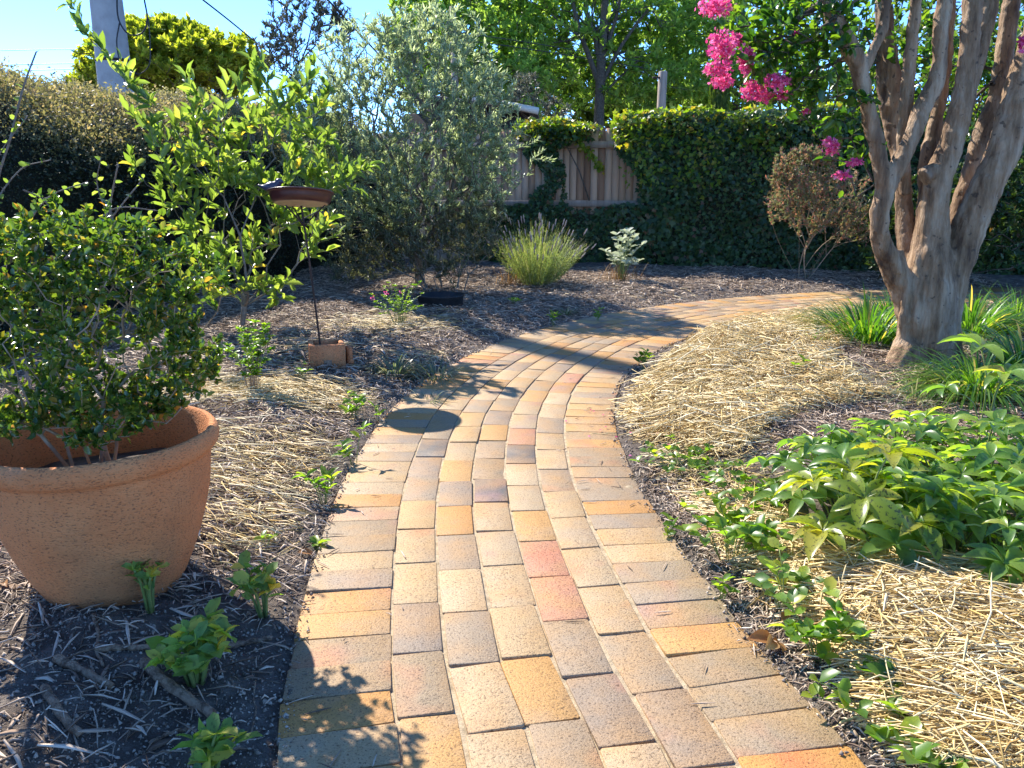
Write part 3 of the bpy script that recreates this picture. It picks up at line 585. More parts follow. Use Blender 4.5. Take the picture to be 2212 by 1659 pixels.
# ------------------------------------------------------------------ hedge on the left
hedge = thing('clipped_hedge', (-3.8, 6, 0), 'long clipped hedge with sunlit brown top along the left side', 'hedge')
HL = catmull([(-4.2, 2.6), (-3.9, 4.2), (-3.55, 5.6), (-3.2, 7.2), (-2.85, 8.6), (-2.3, 10.3), (-1.5, 11.4)], 240)
HN = np.gradient(HL, axis=0); HN = nrm(np.stack([HN[:, 1], -HN[:, 0]], 1))
prof = [(0, 0), (.05, .5), (.05, .95), (0, 1.22), (-.13, 1.43), (-.36, 1.62), (-.68, 1.77), (-1.05, 1.86), (-1.4, 1.86), (-1.7, 1.75), (-1.8, 1.3)]
pc = catmull(prof, 70); V = HL[:, None] + HN[:, None] * pc[None, :, :1]; V = np.concatenate([V, np.repeat(pc[None, :, 1:], len(HL), 0)], -1)
hp = np.linspace(0, 1, len(HL))[:, None]; V[..., 2] *= 1.065 + .03 * np.exp(-((hp - .27) / .1) ** 2) - .02 * np.sin(hp * 14)
bulge = .1 * wob(V, 1.1) + .05 * wob(V + 5, 3.); Vn = np.cross(np.gradient(V, axis=0), np.gradient(V, axis=1)); Vn = nrm(Vn); Vn *= np.sign((Vn * np.array([1, -.3, 1.])).sum(-1, keepdims=True)).clip(-1, 1)
V = V + Vn * bulge[..., None] * .8
def grid_faces(a, b):
    i, j = np.meshgrid(np.arange(a - 1), np.arange(b - 1), indexing='ij'); return np.stack([i * b + j, (i + 1) * b + j, (i + 1) * b + j + 1, i * b + j + 1], -1)
mb = MB(); mb.add(V - Vn * .1, {4: grid_faces(*V.shape[:2])}); mb.build('dark_core', plain('hedge_inner', [(.3, (.01, .012, .006)), (.7, (.04, .038, .02))], 40, .95, 30, .05), hedge, True)  # added solid core, coloured near black for the hedge's shaded inside
r = rnd(51); n = 150000; i = r.integers(0, V.shape[0], n); j = np.clip((r.beta(1.3, 1.1, n) * V.shape[1]).astype(int), 0, V.shape[1] - 1)
P = V[i, j] + r.normal(size=(n, 3)) * .03; Nn = Vn[i, j]; P += Nn * (r.uniform(-.1, .05, n) + .05 * np.abs(r.normal(size=n)) * (r.uniform(0, 1, n) < .15))[:, None]
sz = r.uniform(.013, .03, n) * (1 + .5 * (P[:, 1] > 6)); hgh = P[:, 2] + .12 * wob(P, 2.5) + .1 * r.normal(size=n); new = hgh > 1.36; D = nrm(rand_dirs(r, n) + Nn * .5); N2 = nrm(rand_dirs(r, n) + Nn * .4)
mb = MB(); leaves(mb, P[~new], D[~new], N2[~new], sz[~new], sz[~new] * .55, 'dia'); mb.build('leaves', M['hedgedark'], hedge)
mb = MB(); leaves(mb, P[new], D[new], N2[new], sz[new], sz[new] * .55, 'dia'); mb.build('top_growth', M['hedge'], hedge)  # browner new growth, kept lighter than the shade-darkened face leaves
n = 9000; i = r.integers(0, V.shape[0], n); j = r.integers(32, V.shape[1], n); P = V[i, j]; D = nrm(rand_dirs(r, n) + Vn[i, j] * .5 + [0, 0, .3]); mb = MB(); sticks(mb, P - D * .06, P + D * r.uniform(.03, .11, n)[:, None], .0016, .0008); mb.build('twigs', M['tanstem'], hedge)

# ------------------------------------------------------------------ trees
def tree(name, root, B, n_att, label, cat, tmat, lmat, L, W, shape, per, rt, seed, group=None, spread=.9, up=.2, maxtips=2, pw=.45, bf=.35, step=.2, rmax=.5, scale=.3, crown='crown', trunk='trunk', pts=None, upn=1., minr=0., wig=.03, limbs=(), groot=None, nroots=1, rspread=.1):
    o = thing(name, root, label, cat, group); r = rnd(seed); att = blobs(r, n_att, B) if B else np.zeros((0, 3))
    if pts is not None: att = np.vstack([att, pts])
    att = att[att[:, 2] > root[2] + .03]; g0 = np.asarray(root if groot is None else groot, float)
    mb, ml = MB(), MB()
    for P, rd in limbs: Q = catmull(np.c_[np.array(P), np.array(rd)], len(P) * 5); tube(mb, Q[:, :3], Q[:, 3], 9, False)
    own = np.floor(((np.arctan2(att[:, 1] - g0[1], att[:, 0] - g0[0]) / 6.2832 + .5 + .06 * r.normal(size=len(att))) % 1) * nroots).astype(int)
    for k in range(nroots):
        if (own == k).sum() < 2: continue
        a_ = ((k + .5) / nroots - .5) * 6.2832; q = g0 + (np.array([math.cos(a_), math.sin(a_), 0]) * rspread if nroots > 1 else 0)
        sk = grow(q, att[own == k], bf, step, seed + k, wig); branches(mb, sk, rt, pw, rmax, minr=minr); twig_leaves(ml, sk, r, per, L, W, shape, maxtips, spread, up, scale=scale, upn=upn)
    mb.build(trunk, tmat, o, True); ml.build(crown, lmat, o, shape != 'dia')
    return o, sk
def B3(u, v, Y, ru, rv, ry, wt=1.):
    """ellipsoid centred where (u, v) is seen at depth Y; ru, rv its half sizes measured there, ry its depth in metres"""
    c = at(u, v, Y); k = Y / F; return (c, (ru * k, ry, rv * k), wt)

YT = 20.
def LM(px, w0, w1): return [at(u, v, YT) for u, v in px], list(np.linspace(w0, w1, len(px)) * YT / F / 2)
tlimbs = [([(at(1293, 300, YT)[0], YT, 0)] + LM([(1293, 290), (1296, 200), (1300, 110), (1306, 20), (1312, -90)], 0, 0)[0], [.17, .13, .12, .11, .09, .06]), LM([(1294, 180), (1268, 110), (1250, 60), (1232, -20)], 12, 7), LM([(1298, 150), (1285, 80), (1268, 30), (1262, -40)], 11, 7), LM([(1296, 190), (1330, 120), (1362, 70), (1400, 20)], 9, 5), LM([(1299, 140), (1318, 80), (1335, 20), (1345, -40)], 9, 6), LM([(1255, 80), (1220, 55), (1190, 30)], 6, 3), LM([(1290, 220), (1330, 175), (1380, 130)], 6, 3)]
tree('street_tree', (at(1293, 300, YT)[0], YT, 0), [B3(1290, 60, 22, 230, 170, 3.2, 3), B3(1150, 10, 22, 140, 120, 2.6), B3(1440, 20, 22, 160, 150, 2.8, 1.4), B3(1290, -150, 22, 260, 120, 3, 1.2), B3(1400, 190, 21, 130, 60, 2, .6), B3(1200, 60, 22, 110, 110, 2.4, 1.2), B3(1380, 60, 22, 110, 110, 2.4, 1.2)], 1900, 'tall light green tree with a straight bare forked trunk behind the fence', 'tree', M['bark'], M['tree'], .17, .07, 'dia', 22, .005, 61, 'trees beyond the fence', pw=.4, step=.4, bf=.3, maxtips=3, limbs=tlimbs, groot=at(1300, 60, YT))
tree('street_tree', (-1.6, 21, 0), [B3(960, 70, 20, 120, 120, 2.4, 2), B3(1060, 120, 20, 120, 110, 2.4, 2), B3(900, 120, 20, 70, 90, 2), B3(1010, -60, 20, 170, 90, 2.4), B3(1130, 190, 19, 80, 60, 1.8, .7)], 900, 'broad leafy tree rising behind the olive at the fence', 'tree', M['bark'], M['tree'], .16, .075, 'dia', 22, .007, 62, 'trees beyond the fence', step=.4, maxtips=3)
tree('street_tree', (8.6, 26, 0), [B3(1600, 60, 25, 150, 150, 3, 2), B3(1700, 160, 24, 150, 80, 2.5, 1.2), B3(1560, 190, 23, 90, 70, 2), B3(1760, 190, 24, 100, 40, 2, .7), B3(1500, 60, 24, 90, 110, 2.4, 1.)], 1200, 'pale feathery tree seen behind the pink blossom', 'tree', M['bark'], M['tree'], .17, .065, 'dia', 22, .007, 63, 'trees beyond the fence', step=.4, maxtips=3)
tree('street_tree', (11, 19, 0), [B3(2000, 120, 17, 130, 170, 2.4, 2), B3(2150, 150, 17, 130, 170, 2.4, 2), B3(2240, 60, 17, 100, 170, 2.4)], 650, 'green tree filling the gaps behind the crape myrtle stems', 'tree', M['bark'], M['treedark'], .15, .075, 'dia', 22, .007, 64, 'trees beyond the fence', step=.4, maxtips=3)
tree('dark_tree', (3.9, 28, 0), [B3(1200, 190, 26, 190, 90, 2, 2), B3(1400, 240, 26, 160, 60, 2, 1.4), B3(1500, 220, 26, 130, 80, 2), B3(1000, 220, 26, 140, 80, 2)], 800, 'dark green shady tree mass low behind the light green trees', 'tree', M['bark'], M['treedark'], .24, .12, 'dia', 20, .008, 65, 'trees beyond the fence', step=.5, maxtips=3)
tree('grey_shrub', (.4, 14.5, 0), [B3(1130, 190, 13.6, 35, 40, .5, 1), B3(1180, 240, 13.8, 55, 32, .4, 1)], 170, 'small grey twiggy shrub peeking up beside the dark shed', 'shrub', M['greystem'], M['gumtree'], .07, .02, 'dia', 16, .002, 66, step=.15)
tree('round_tree', (-6.4, 18.5, 0), [B3(370, 150, 17.5, 175, 75, 1.8, 3), B3(300, 105, 17.5, 90, 55, 1.2), B3(470, 130, 17.5, 100, 55, 1.3), B3(210, 185, 17.5, 45, 30, .9, .5), B3(380, 80, 17.5, 70, 35, 1., .8)], 2600, 'dense rounded yellow-green tree behind the hedge and pole', 'tree', M['bark'], M['yellowtree'], .12, .055, 'dia', 26, .006, 67, step=.35, maxtips=3, up=.5)
tree('gum_tree', (-3.9, 13.4, 0), [B3(640, 60, 12.5, 75, 85, .7, 2), B3(600, 110, 12.5, 45, 50, .5), B3(690, 10, 12.5, 60, 50, .6), B3(745, 60, 12.4, 30, 55, .4, .6), B3(640, -60, 12.5, 80, 60, .6, .7)], 330, 'sparse gum tree with small dusky leaves against the blue sky', 'tree', M['bark'], M['gumtree'], .075, .02, 'dia', 20, .003, 68, step=.15, up=.5)
# pencil pine
pp = thing('pencil_pine', (4.55, 15.5, 0), 'narrow dark pencil pine standing behind the ivy', 'tree'); r = rnd(69); c = at(1552, 230, 15.5); n = 5200
t = r.uniform(0, 1, n) ** .8; a = r.uniform(0, 6.283, n); rr = .21 * (1 - .35 * t) * (.8 + .25 * r.uniform(0, 1, n)); P = np.c_[c[0] + rr * np.cos(a), 15.5 + rr * np.sin(a), .2 + 3.15 * t]
mb = MB(); leaves(mb, P, nrm(np.c_[np.cos(a) * .4, np.sin(a) * .4, np.ones(n)]), nrm(np.c_[np.cos(a), np.sin(a), .2 + 0 * a] + rand_dirs(r, n) * .3), .1, .03, 'dia'); mb.build('crown', M['treedark'], pp)
mb = MB(); tube(mb, [(c[0], 15.5, 0), (c[0], 15.5, 1.5), (c[0], 15.5, 3.2)], [.12, .1, .03], 8); mb.build('trunk', M['bark'], pp)

# olive
ol, sk_ol = tree('olive_tree', gp(905, 612, .08), [B3(900, 250, 8.2, 200, 170, .75, 4), B3(950, 120, 8.3, 120, 90, .5, 1.3), B3(1030, 260, 8.1, 90, 130, .6, 2.2), B3(1040, 380, 8.1, 80, 110, .5, 1.3), B3(680, 260, 8.3, 80, 110, .5, 1.5), B3(800, 130, 8.4, 110, 90, .5, 1.5), B3(760, 270, 8.3, 110, 130, .6, 1.5), B3(820, 420, 8.2, 150, 90, .6, 1.5), B3(860, 90, 8.4, 60, 70, .4, .5), B3(700, 210, 8.4, 60, 80, .4, .5), B3(880, 400, 8.05, 175, 130, .55, 2.6), B3(680, 330, 8.3, 70, 120, .5, .9), B3(740, 430, 8.2, 90, 90, .5, .9), B3(940, 60, 8.4, 80, 60, .4, .7)], 3300,
    'large grey-green olive tree with narrow leaves in front of the fence', 'tree', M['greystem'], M['olive'], .06, .0125, 'dia', 17, .0024, 71, pw=.42, step=.14, spread=.75, up=.35, maxtips=2,
    pts=np.array([at(u, v, 8.2 + .1 * math.sin(u)) for u, v in ((1120, 320), (1150, 345), (1175, 325), (1190, 350), (1140, 380), (1165, 300), (1100, 300), (1110, 410), (1085, 440), (1130, 290), (1070, 470), (1060, 250), (1085, 230), (1170, 345), (1110, 350), (1150, 310))]))
tree('fine_leaved_shrub', gp(960, 625, .08), [B3(930, 520, 8.0, 150, 80, .6, 3), B3(1020, 480, 8.1, 80, 90, .5, 1.2), B3(820, 530, 8.1, 90, 80, .5, 1.2), B3(760, 570, 8.0, 60, 50, .4, .5)], 800,
    'low dense fine-leaved shrub in dark grey-green at the foot of the olive', 'shrub', M['greystem'], M['rosemary'], .048, .0085, 'dia', 26, .0018, 72, pw=.4, step=.12, spread=.8, up=.4, nroots=7, rspread=.2, rmax=.015)

# young tree with bright leaves
r = rnd(75); pts = []
for u0, v0, u1, v1, k in ((470, 420, 150, 25, 16), (480, 360, 250, 130, 8), (560, 350, 680, 130, 10), (640, 420, 800, 370, 9), (560, 300, 560, 120, 8), (440, 400, 290, 250, 9), (520, 400, 400, 150, 9), (620, 330, 720, 200, 7), (330, 420, 280, 330, 4)):
    for t in np.linspace(.25, 1, k): pts.append(at(u0 + (u1 - u0) * t + r.normal() * 9, v0 + (v1 - v0) * t + r.normal() * 9, 5.7 + r.normal() * .12))
tree('young_fruit_tree', gp(524, 700, .07), [B3(500, 430, 5.7, 150, 100, .45, 2), B3(620, 350, 5.7, 120, 120, .45, 1.6), B3(420, 330, 5.6, 110, 90, .4, 1.2), B3(560, 250, 5.7, 130, 90, .4, 1), B3(520, 570, 5.8, 90, 70, .35, 1.1), B3(660, 500, 5.8, 80, 70, .4, .8), B3(430, 520, 5.6, 60, 60, .3, .5), B3(730, 400, 5.8, 60, 40, .3, .4), B3(560, 610, 5.75, 90, 50, .3, .6), B3(440, 590, 5.6, 70, 60, .3, .5)], 370,
    'young tree with bright translucent green leaves between hedge and birdbath', 'tree', M['greystem'], M['bay'], .098, .034, 'oval', 7, .0016, 76, pw=.5, step=.11, spread=.75, up=.3, maxtips=1, pts=np.array(pts), bf=.45, upn=.7)

# ------------------------------------------------------------------ crape myrtle
cm = thing('crape_myrtle', gp(1995, 790, .05), 'multi-stemmed crape myrtle with smooth tan bark and hanging pink blossom', 'tree')
Y0 = float(cm.location[1]) + .05; mb = MB()
def stem(pts, sides=16, jit=.05):
    P = np.array([at(u, v, Y0 + dy) for u, v, w_, dy in pts]); rd = np.array([w_ * (.86 if v < 560 else .93 if v < 660 else 1.) * (Y0 + dy) / F / 2 for u, v, w_, dy in pts])
    Q = catmull(np.c_[P, rd], len(P) * 6); tube(mb, Q[:, :3], Q[:, 3], sides, True, jit, 5.)
stem([(2000, 815, 150, .05), (1998, 780, 128, .03), (2003, 720, 120, 0), (2005, 650, 124, 0), (2008, 580, 104, 0), (2012, 500, 78, 0), (2020, 410, 68, 0), (2050, 325, 58, 0), (2072, 245, 56, 0), (2090, 150, 45, .02), (2102, 0, 45, .05), (2125, -140, 42, .1), (2180, -420, 34, .2)])
stem([(2066, 290, 50, .03), (2090, 200, 40, .06), (2118, 100, 38, .1), (2140, 0, 36, .12), (2175, -140, 32, .15)])
stem([(1985, 760, 70, .0), (1966, 660, 66, 0), (1930, 580, 56, -.04), (1903, 520, 48, -.08), (1900, 460, 46, -.1), (1912, 405, 46, -.1), (1892, 310, 40, -.1), (1868, 210, 38, -.1), (1850, 130, 44, -.12), (1812, 60, 42, -.15), (1786, 0, 38, -.18), (1730, -150, 32, -.25), (1640, -400, 26, -.3)])
stem([(1906, 430, 40, -.1), (1935, 370, 42, -.1), (1968, 300, 42, -.08), (1990, 240, 42, -.05), (2020, 180, 40, -.04), (2030, 120, 34, -.03), (2032, 60, 38, -.02), (2040, 0, 36, 0), (2050, -160, 30, .0), (2030, -420, 22, -.1)])
stem([(1862, 165, 26, -.1), (1885, 110, 24, -.1), (1908, 60, 24, -.08), (1915, 0, 22, -.07), (1925, -150, 18, -.05)], 10)
stem([(2028, 700, 84, .02), (2056, 590, 78, .03), (2090, 500, 80, .03), (2122, 420, 76, .02), (2166, 330, 74, .02), (2192, 240, 72, .03), (2220, 140, 66, .04), (2262, 0, 58, .05), (2330, -200, 50, .1), (2420, -450, 40, .15)])
stem([(1975, 600, 60, .12), (1960, 520, 52, .16), (1954, 470, 44, .2), (1948, 380, 40, .25), (1940, 290, 40, .28), (1928, 160, 38, .3), (1916, 50, 32, .32), (1900, -120, 28, .35)])
stem([(1935, 330, 26, .28), (1912, 240, 24, .32), (1903, 150, 22, .35), (1900, 60, 20, .36), (1895, -100, 18, .4)], 10)
stem([(1957, 420, 30, .1), (1950, 330, 30, .08), (1957, 240, 32, .05), (1964, 140, 30, .03), (1977, 20, 28, .02), (1995, -140, 24, 0)], 10)
stem([(2010, 560, 60, .14), (2004, 440, 46, .18), (2006, 350, 44, .2), (2020, 270, 36, .22), (2040, 150, 32, .25), (2050, 0, 30, .28), (2055, -160, 26, .3)])
stem([(2050, 620, 50, .14), (2070, 470, 46, .2), (2098, 370, 42, .24), (2118, 300, 42, .26), (2158, 190, 42, .28), (2186, 0, 40, .3), (2210, -80, 34, .28), (2260, -300, 30, .3)])
stem([(2046, 360, 40, .02), (2016, 372, 42, -.03), (2000, 378, 40, -.05), (1994, 382, 38, -.055)], 12)
stem([(1888, 830, 26, -.27), (1926, 812, 54, -.2), (1953, 770, 66, -.1), (1972, 710, 56, -.02), (1985, 620, 50, 0)], 12)
stem([(2112, 824, 24, -.08), (2082, 806, 44, -.04), (2062, 775, 46, 0), (2050, 740, 50, 0), (2046, 650, 60, 0), (2060, 560, 50, .02)], 12)
for q, (u0, u1, w0) in enumerate(((1950, 1958, 30), (1972, 1985, 26), (2010, 2004, 30), (2032, 2026, 28), (2056, 2048, 32), (1994, 1996, 20))):
    stem([(u0 - (2003 - u0) * .35, 812, w0, -.09), (u0, 770, w0 * .8, -.075), ((u0 + u1) / 2 + 3 * math.sin(q * 3), 690, w0 * .75, -.095 - .02 * (q % 2)), (u1, 610, w0 * .7, -.085), (u1 + (u1 - 2003) * .3, 540, w0 * .5, -.03)], 10, .15)
stem([(1990, 830, 50, -.14), (1992, 770, 56, -.08), (2000, 690, 60, -.04), (2000, 600, 50, -.02)], 12)
tr = mb.build('trunk', M['trunk'], cm, True)
md = tr.modifiers.new('blend', 'REMESH'); md.mode = 'VOXEL'; md.voxel_size = .009; md.use_smooth_shade = True
ms = tr.modifiers.new('soften', 'SMOOTH'); ms.factor = .5; ms.iterations = 4
tx = bpy.data.textures.new('bark_relief', 'CLOUDS'); tx.noise_scale = .07; tx.noise_depth = 3
dm = tr.modifiers.new('relief', 'DISPLACE'); dm.texture = tx; dm.strength = .022; dm.mid_level = .5
# leafy side branches
r = rnd(81); bl_ = [B3(1730, 130, Y0 - .05, 130, 110, .35, 2.2), B3(1800, 240, Y0, 90, 60, .3, 1), B3(1680, 60, Y0 - .1, 110, 70, .35, 1.4), B3(1850, 60, Y0 + .3, 90, 90, .3, 1), B3(1760, 20, Y0, 120, 60, .35, 1), B3(1650, 110, Y0 - .1, 70, 70, .25, .6), B3(1850, 330, Y0 + .05, 45, 40, .2, .35), B3(1975, 120, Y0 + .55, 90, 110, .25, 1.2), B3(2080, 160, Y0 + .6, 80, 150, .25, 1), B3(2170, 130, Y0 + .5, 60, 130, .3, .8), B3(1870, -120, Y0, 320, 110, .6, 1.5), B3(2250, -200, Y0, 250, 160, .7, 1.5)]
att = blobs(r, 860, bl_); mbb, mbl = MB(), MB()
for root in (at(1850, 130, Y0 - .12), at(1786, 0, Y0 - .18), at(1885, 390, Y0 - .02), at(1928, 160, Y0 + .3), at(2109, 0, Y0 + .05), at(2140, 180, Y0 + .24), at(2262, 0, Y0 + .05)):
    d = np.stack([np.linalg.norm(att - q, axis=1) for q in (at(1850, 130, Y0 - .12), at(1786, 0, Y0 - .18), at(1885, 390, Y0 - .02), at(1928, 160, Y0 + .3), at(2109, 0, Y0 + .05), at(2140, 180, Y0 + .24), at(2262, 0, Y0 + .05))], 1)
    k = d.argmin(1); sel = att[np.linalg.norm(d.min(1)[:, None] - np.linalg.norm(att - root, axis=1)[:, None], axis=1) < 1e-9]
    if len(sel) < 2: continue
    sk = grow(root, sel, .3, .1, 82, .03); branches(mbb, sk, .0022, .5, .03); twig_leaves(mbl, sk, r, 5, .052, .03, 'oval', 2, .85, .15, upn=.8)
sk = grow(at(1888, 400, Y0 - .04), np.array([at(u, v, Y0 - .1) for u, v in ((1840, 330), (1800, 300), (1830, 350), (1810, 430), (1850, 425), (1775, 340), (1700, 220), (1640, 190), (1600, 130), (1560, 120), (1680, 180), (1780, 315))]), .2, .1, 83, .03); branches(mbb, sk, .0025, .5, .02); twig_leaves(mbl, sk, r, 3, .05, .03, 'oval', 2, .8, .1)
mbb.build('branches', M['bark'], cm, True); mbl.build('leaves', M['myrtle'], cm, True)
for u, v, ru, rv in ((1545, 15, 40, 22), (1560, 100, 34, 34), (1548, 150, 30, 18), (1612, 132, 18, 32), (1590, 85, 14, 14), (1560, 175, 26, 18), (1625, 195, 26, 22), (1680, 175, 32, 20), (1650, 205, 20, 16), (1690, 205, 20, 14), (1795, 316, 22, 20), (1845, 350, 18, 10), (1820, 378, 20, 10), (1722, 70, 7, 8), (1742, 240, 8, 6), (2208, 95, 8, 20)):
    c = at(u, v, Y0 - .16 + r.normal() * .05); k = Y0 / F; ru *= .85; rv *= .85; n = int(ru * rv * .42) + 12; P = c + rand_dirs(r, n) * (r.uniform(0, 1, n) ** .5)[:, None] * [ru * k, ru * k * .8, rv * k] * (1.05 + .25 * wob(rand_dirs(r, n) * 2, 2.))[:, None]
    mb = MB(); leaves(mb, P, rand_dirs(r, n), rand_dirs(r, n), r.uniform(.014, .03, n), r.uniform(.012, .026, n), 'ivy'); mb.build('blossom', M['petal'], cm)

# ------------------------------------------------------------------ other shrubs near the fence
def clump_shrub(*a, **k): return tree(*a, **k)
tree('reddish_shrub', gp(1735, 600, .06), [B3(1740, 390, 8.7, 75, 55, .35, 2), B3(1810, 420, 8.7, 85, 60, .35, 1.6), B3(1700, 430, 8.7, 50, 60, .3, 1), B3(1730, 330, 8.7, 25, 25, .15, .4), B3(1790, 325, 8.7, 20, 30, .15, .4), B3(1690, 350, 8.7, 18, 30, .15, .35), B3(1860, 500, 8.7, 40, 30, .2, .5), B3(1760, 340, 8.7, 45, 25, .2, .7), B3(1770, 480, 8.7, 60, 25, .3, .5), B3(1710, 380, 8.7, 50, 45, .3, 1.), B3(1840, 460, 8.7, 50, 40, .3, .8)], 620, 'upright shrub with coppery red foliage beside the ivy wall', 'shrub', M['tanstem'], M['nandina'], .034, .013, 'dia', 30, .0011, 91, pw=.4, step=.1, up=.3, bf=.8, nroots=6, rspread=.07, rmax=.01)
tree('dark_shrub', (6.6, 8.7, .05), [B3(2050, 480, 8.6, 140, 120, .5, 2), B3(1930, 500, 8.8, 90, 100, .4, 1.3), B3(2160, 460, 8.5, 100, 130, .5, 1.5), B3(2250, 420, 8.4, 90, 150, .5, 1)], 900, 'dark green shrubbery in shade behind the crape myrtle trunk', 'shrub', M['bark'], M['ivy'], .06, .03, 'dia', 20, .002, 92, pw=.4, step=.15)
# lavender
lv = thing('lavender_bush', gp(1160, 612, .07), 'lavender bush with pale green stems and dried flower spikes', 'lavender'); r = rnd(93); n = 650; c = np.array(lv.location)
a = r.uniform(0, 6.283, n); q = r.uniform(0, 1, n) ** .6; D = nrm(np.c_[np.cos(a) * q * .85 + .06, np.sin(a) * q * .75, np.ones(n)]); L = r.uniform(.4, .86, n) * (1 - .15 * q); P = c + np.c_[np.cos(a) * q * .22, np.sin(a) * q * .2, np.zeros(n)]
mb = MB(); ribbons(mb, P, D, L, .004, .1, 4)
n2 = 6500; k = r.integers(0, n, n2); t = r.uniform(.1, .75, n2)[:, None]; leaves(mb, P[k] + D[k] * L[k][:, None] * t, nrm(D[k] + rand_dirs(r, n2) * .6), rand_dirs(r, n2), .04, .005, 'dia'); mb.build('stems', M['lav'], lv)
for k in r.choice(n, 96, False):
    T = P[k] + D[k] * L[k]; T[2] -= L[k] * .1; mb = MB(); tube(mb, [T - D[k] * .02, T + D[k] * .012, T + D[k] * .03, T + D[k] * .05, T + D[k] * .065], [.003, .0085, .006, .0075, .002], 6, True, .3, 60.); mb.build('flower_spike', M['lavflower'], lv)
n = 60; a = r.uniform(0, 6.28, n); mb = MB(); ribbons(mb, c + np.c_[-.25 + r.normal(size=n) * .08, -.1 + 0 * a, 0 * a], nrm(np.c_[np.cos(a) * .6 - .2, np.sin(a) * .6, 1 + 0 * a]), r.uniform(.12, .3, n), .005, .25, 4); mb.build('dry_stems', M['drygrass'], lv)

def plantlet(name, loc, label, cat, mat, seed, nst, height, spread, per, L, W, shape, stemr=.002, group=None, lean=(0, 0), stemmat='greenstem', upn=1., face=.55, minh=.3):
    o = thing(name, loc, label, cat, group); r = rnd(seed); c = np.array(o.location); mb, ml = MB(), MB()
    for k in range(nst):
        a = r.uniform(0, 6.283); q = math.sqrt(r.uniform(.02, 1)) * spread; tip = c + np.array([math.cos(a) * q + lean[0], math.sin(a) * q + lean[1], height * r.uniform(minh, 1.)])
        b = c + np.array([math.cos(a), math.sin(a), 0]) * q * .2; m_ = (b + tip) / 2 + np.array([0, 0, height * .12]) - np.array([math.cos(a), math.sin(a), 0]) * q * .1
        Q = catmull([b, m_, tip], 7); tube(mb, Q, np.linspace(stemr, stemr * .6, 7), 5)
        n = per; t = r.uniform(.45, 1., n); t[: max(2, n // 2)] = 1; Pn = np.array([np.interp(t, np.linspace(0, 1, 7), Q[:, j]) for j in range(3)]).T
        an = np.arange(n) * 2.4 + r.uniform(0, 6); D = nrm(np.c_[np.cos(an), np.sin(an), r.uniform(.0, .9, n)]); N = nrm(np.array([0, 0, upn]) + rand_dirs(r, n) * face); s = r.uniform(.6, 1.15, n)
        leaves(ml, Pn, D, N, L * s, W * s, shape)
    mb.build('stems', M[stemmat], o, True); ml.build('leaves', M[mat], o, True); return o
plantlet('silver_leaf_plant', gp(1340, 607, .07), 'silvery white-leaved plant in front of the dark ivy', 'plant', 'silver', 101, 20, .56, .24, 9, .09, .055, 'oval', .004)
o = bpy.data.objects['silver_leaf_plant']; mb = MB(); r = rnd(102); n = 90; a = r.uniform(0, 6.28, n); ribbons(mb, np.array(o.location) + np.c_[r.normal(size=n) * .1, r.normal(size=n) * .06, 0 * a], nrm(np.c_[np.cos(a) * .4, np.sin(a) * .4, 1 + 0 * a]), r.uniform(.1, .3, n), .005, .2, 4); mb.build('dry_stems', M['drygrass'], o)

# ------------------------------------------------------------------ terracotta pot and its shrub
pot_c = np.array([gp(252, 1252, .05)[0], gp(252, 1252, .05)[1], .035])
pot = thing('terracotta_pot', pot_c, 'large weathered terracotta pot with a rolled rim on the mulch', 'pot')
PH = .43
prof = catmull([(.0, .0), (.12, .0), (.168, .004), (.183, .02), (.212, .075), (.25, .17), (.275, .26), (.288, .34), (.293, .365)], 60).tolist() + catmull([(.298, .37), (.309, .38), (.316, .397), (.314, .415), (.304, .428), (.292, .426), (.284, .41)], 26).tolist() + [(.274, .36), (.262, .27), (.25, .22)]
mb = MB(); prof = [(a * .92, b) for a, b in prof]; lathe(mb, prof, pot_c, 128, .0022, 7.); mb.build('body', M['pot'], pot, True)
mb = MB(); th = np.linspace(0, 2 * np.pi, 64, endpoint=False); V = [(0, 0, .31)]; rr = np.linspace(.03, .248, 12)
for q in rr: V += [(q * math.cos(t), q * math.sin(t), (.31) + .008 * float(wob(np.array([q * math.cos(t), q * math.sin(t), 0]), 8.)) - .02 * (q / .275) ** 2) for t in th]
f4 = [(1 + a * 64 + b, 1 + a * 64 + (b + 1) % 64, 1 + (a + 1) * 64 + (b + 1) % 64, 1 + (a + 1) * 64 + b) for a in range(11) for b in range(64)]
mb.add(np.array(V) + pot_c, {4: f4, 3: [(0, 1 + b, 1 + (b + 1) % 64) for b in range(64)]}); mb.build('potting_soil', M['soil'], pot, True)
sh_root = pot_c + [0.0, 0, .31]; r = rnd(111)
YP = pot_c[1]
Bp = [B3(200, 720, YP, 210, 200, .24, 4), B3(120, 600, YP, 140, 140, .22, 2), B3(260, 560, YP, 120, 120, .2, 1.6), B3(370, 640, YP + .05, 90, 130, .18, 1.3), B3(400, 780, YP + .05, 70, 90, .16, .9), B3(60, 800, YP, 110, 130, .2, 1.4), B3(270, 850, YP, 130, 70, .2, 1), B3(-60, 620, YP, 120, 200, .22, 1.6), B3(40, 500, YP, 60, 60, .15, .5)]
att2 = np.array([at(u + r.normal() * 8, v + r.normal() * 8, YP + r.normal() * .06) for u, v in ((85, 425), (120, 420), (70, 440), (100, 450), (310, 470), (300, 490), (320, 500), (345, 480), (395, 520), (390, 535), (410, 550), (30, 440), (20, 470), (470, 560), (450, 600), (480, 600), (500, 640), (470, 680), (480, 720), (475, 780), (440, 850), (270, 470), (280, 500), (180, 450), (160, 470))])
Bp += [B3(90, 905, YP - .06, 90, 40, .16, .8), B3(230, 915, YP - .1, 90, 35, .14, .8), B3(330, 880, YP - .05, 60, 45, .14, .6), B3(-30, 900, YP, 80, 60, .15, .6)]
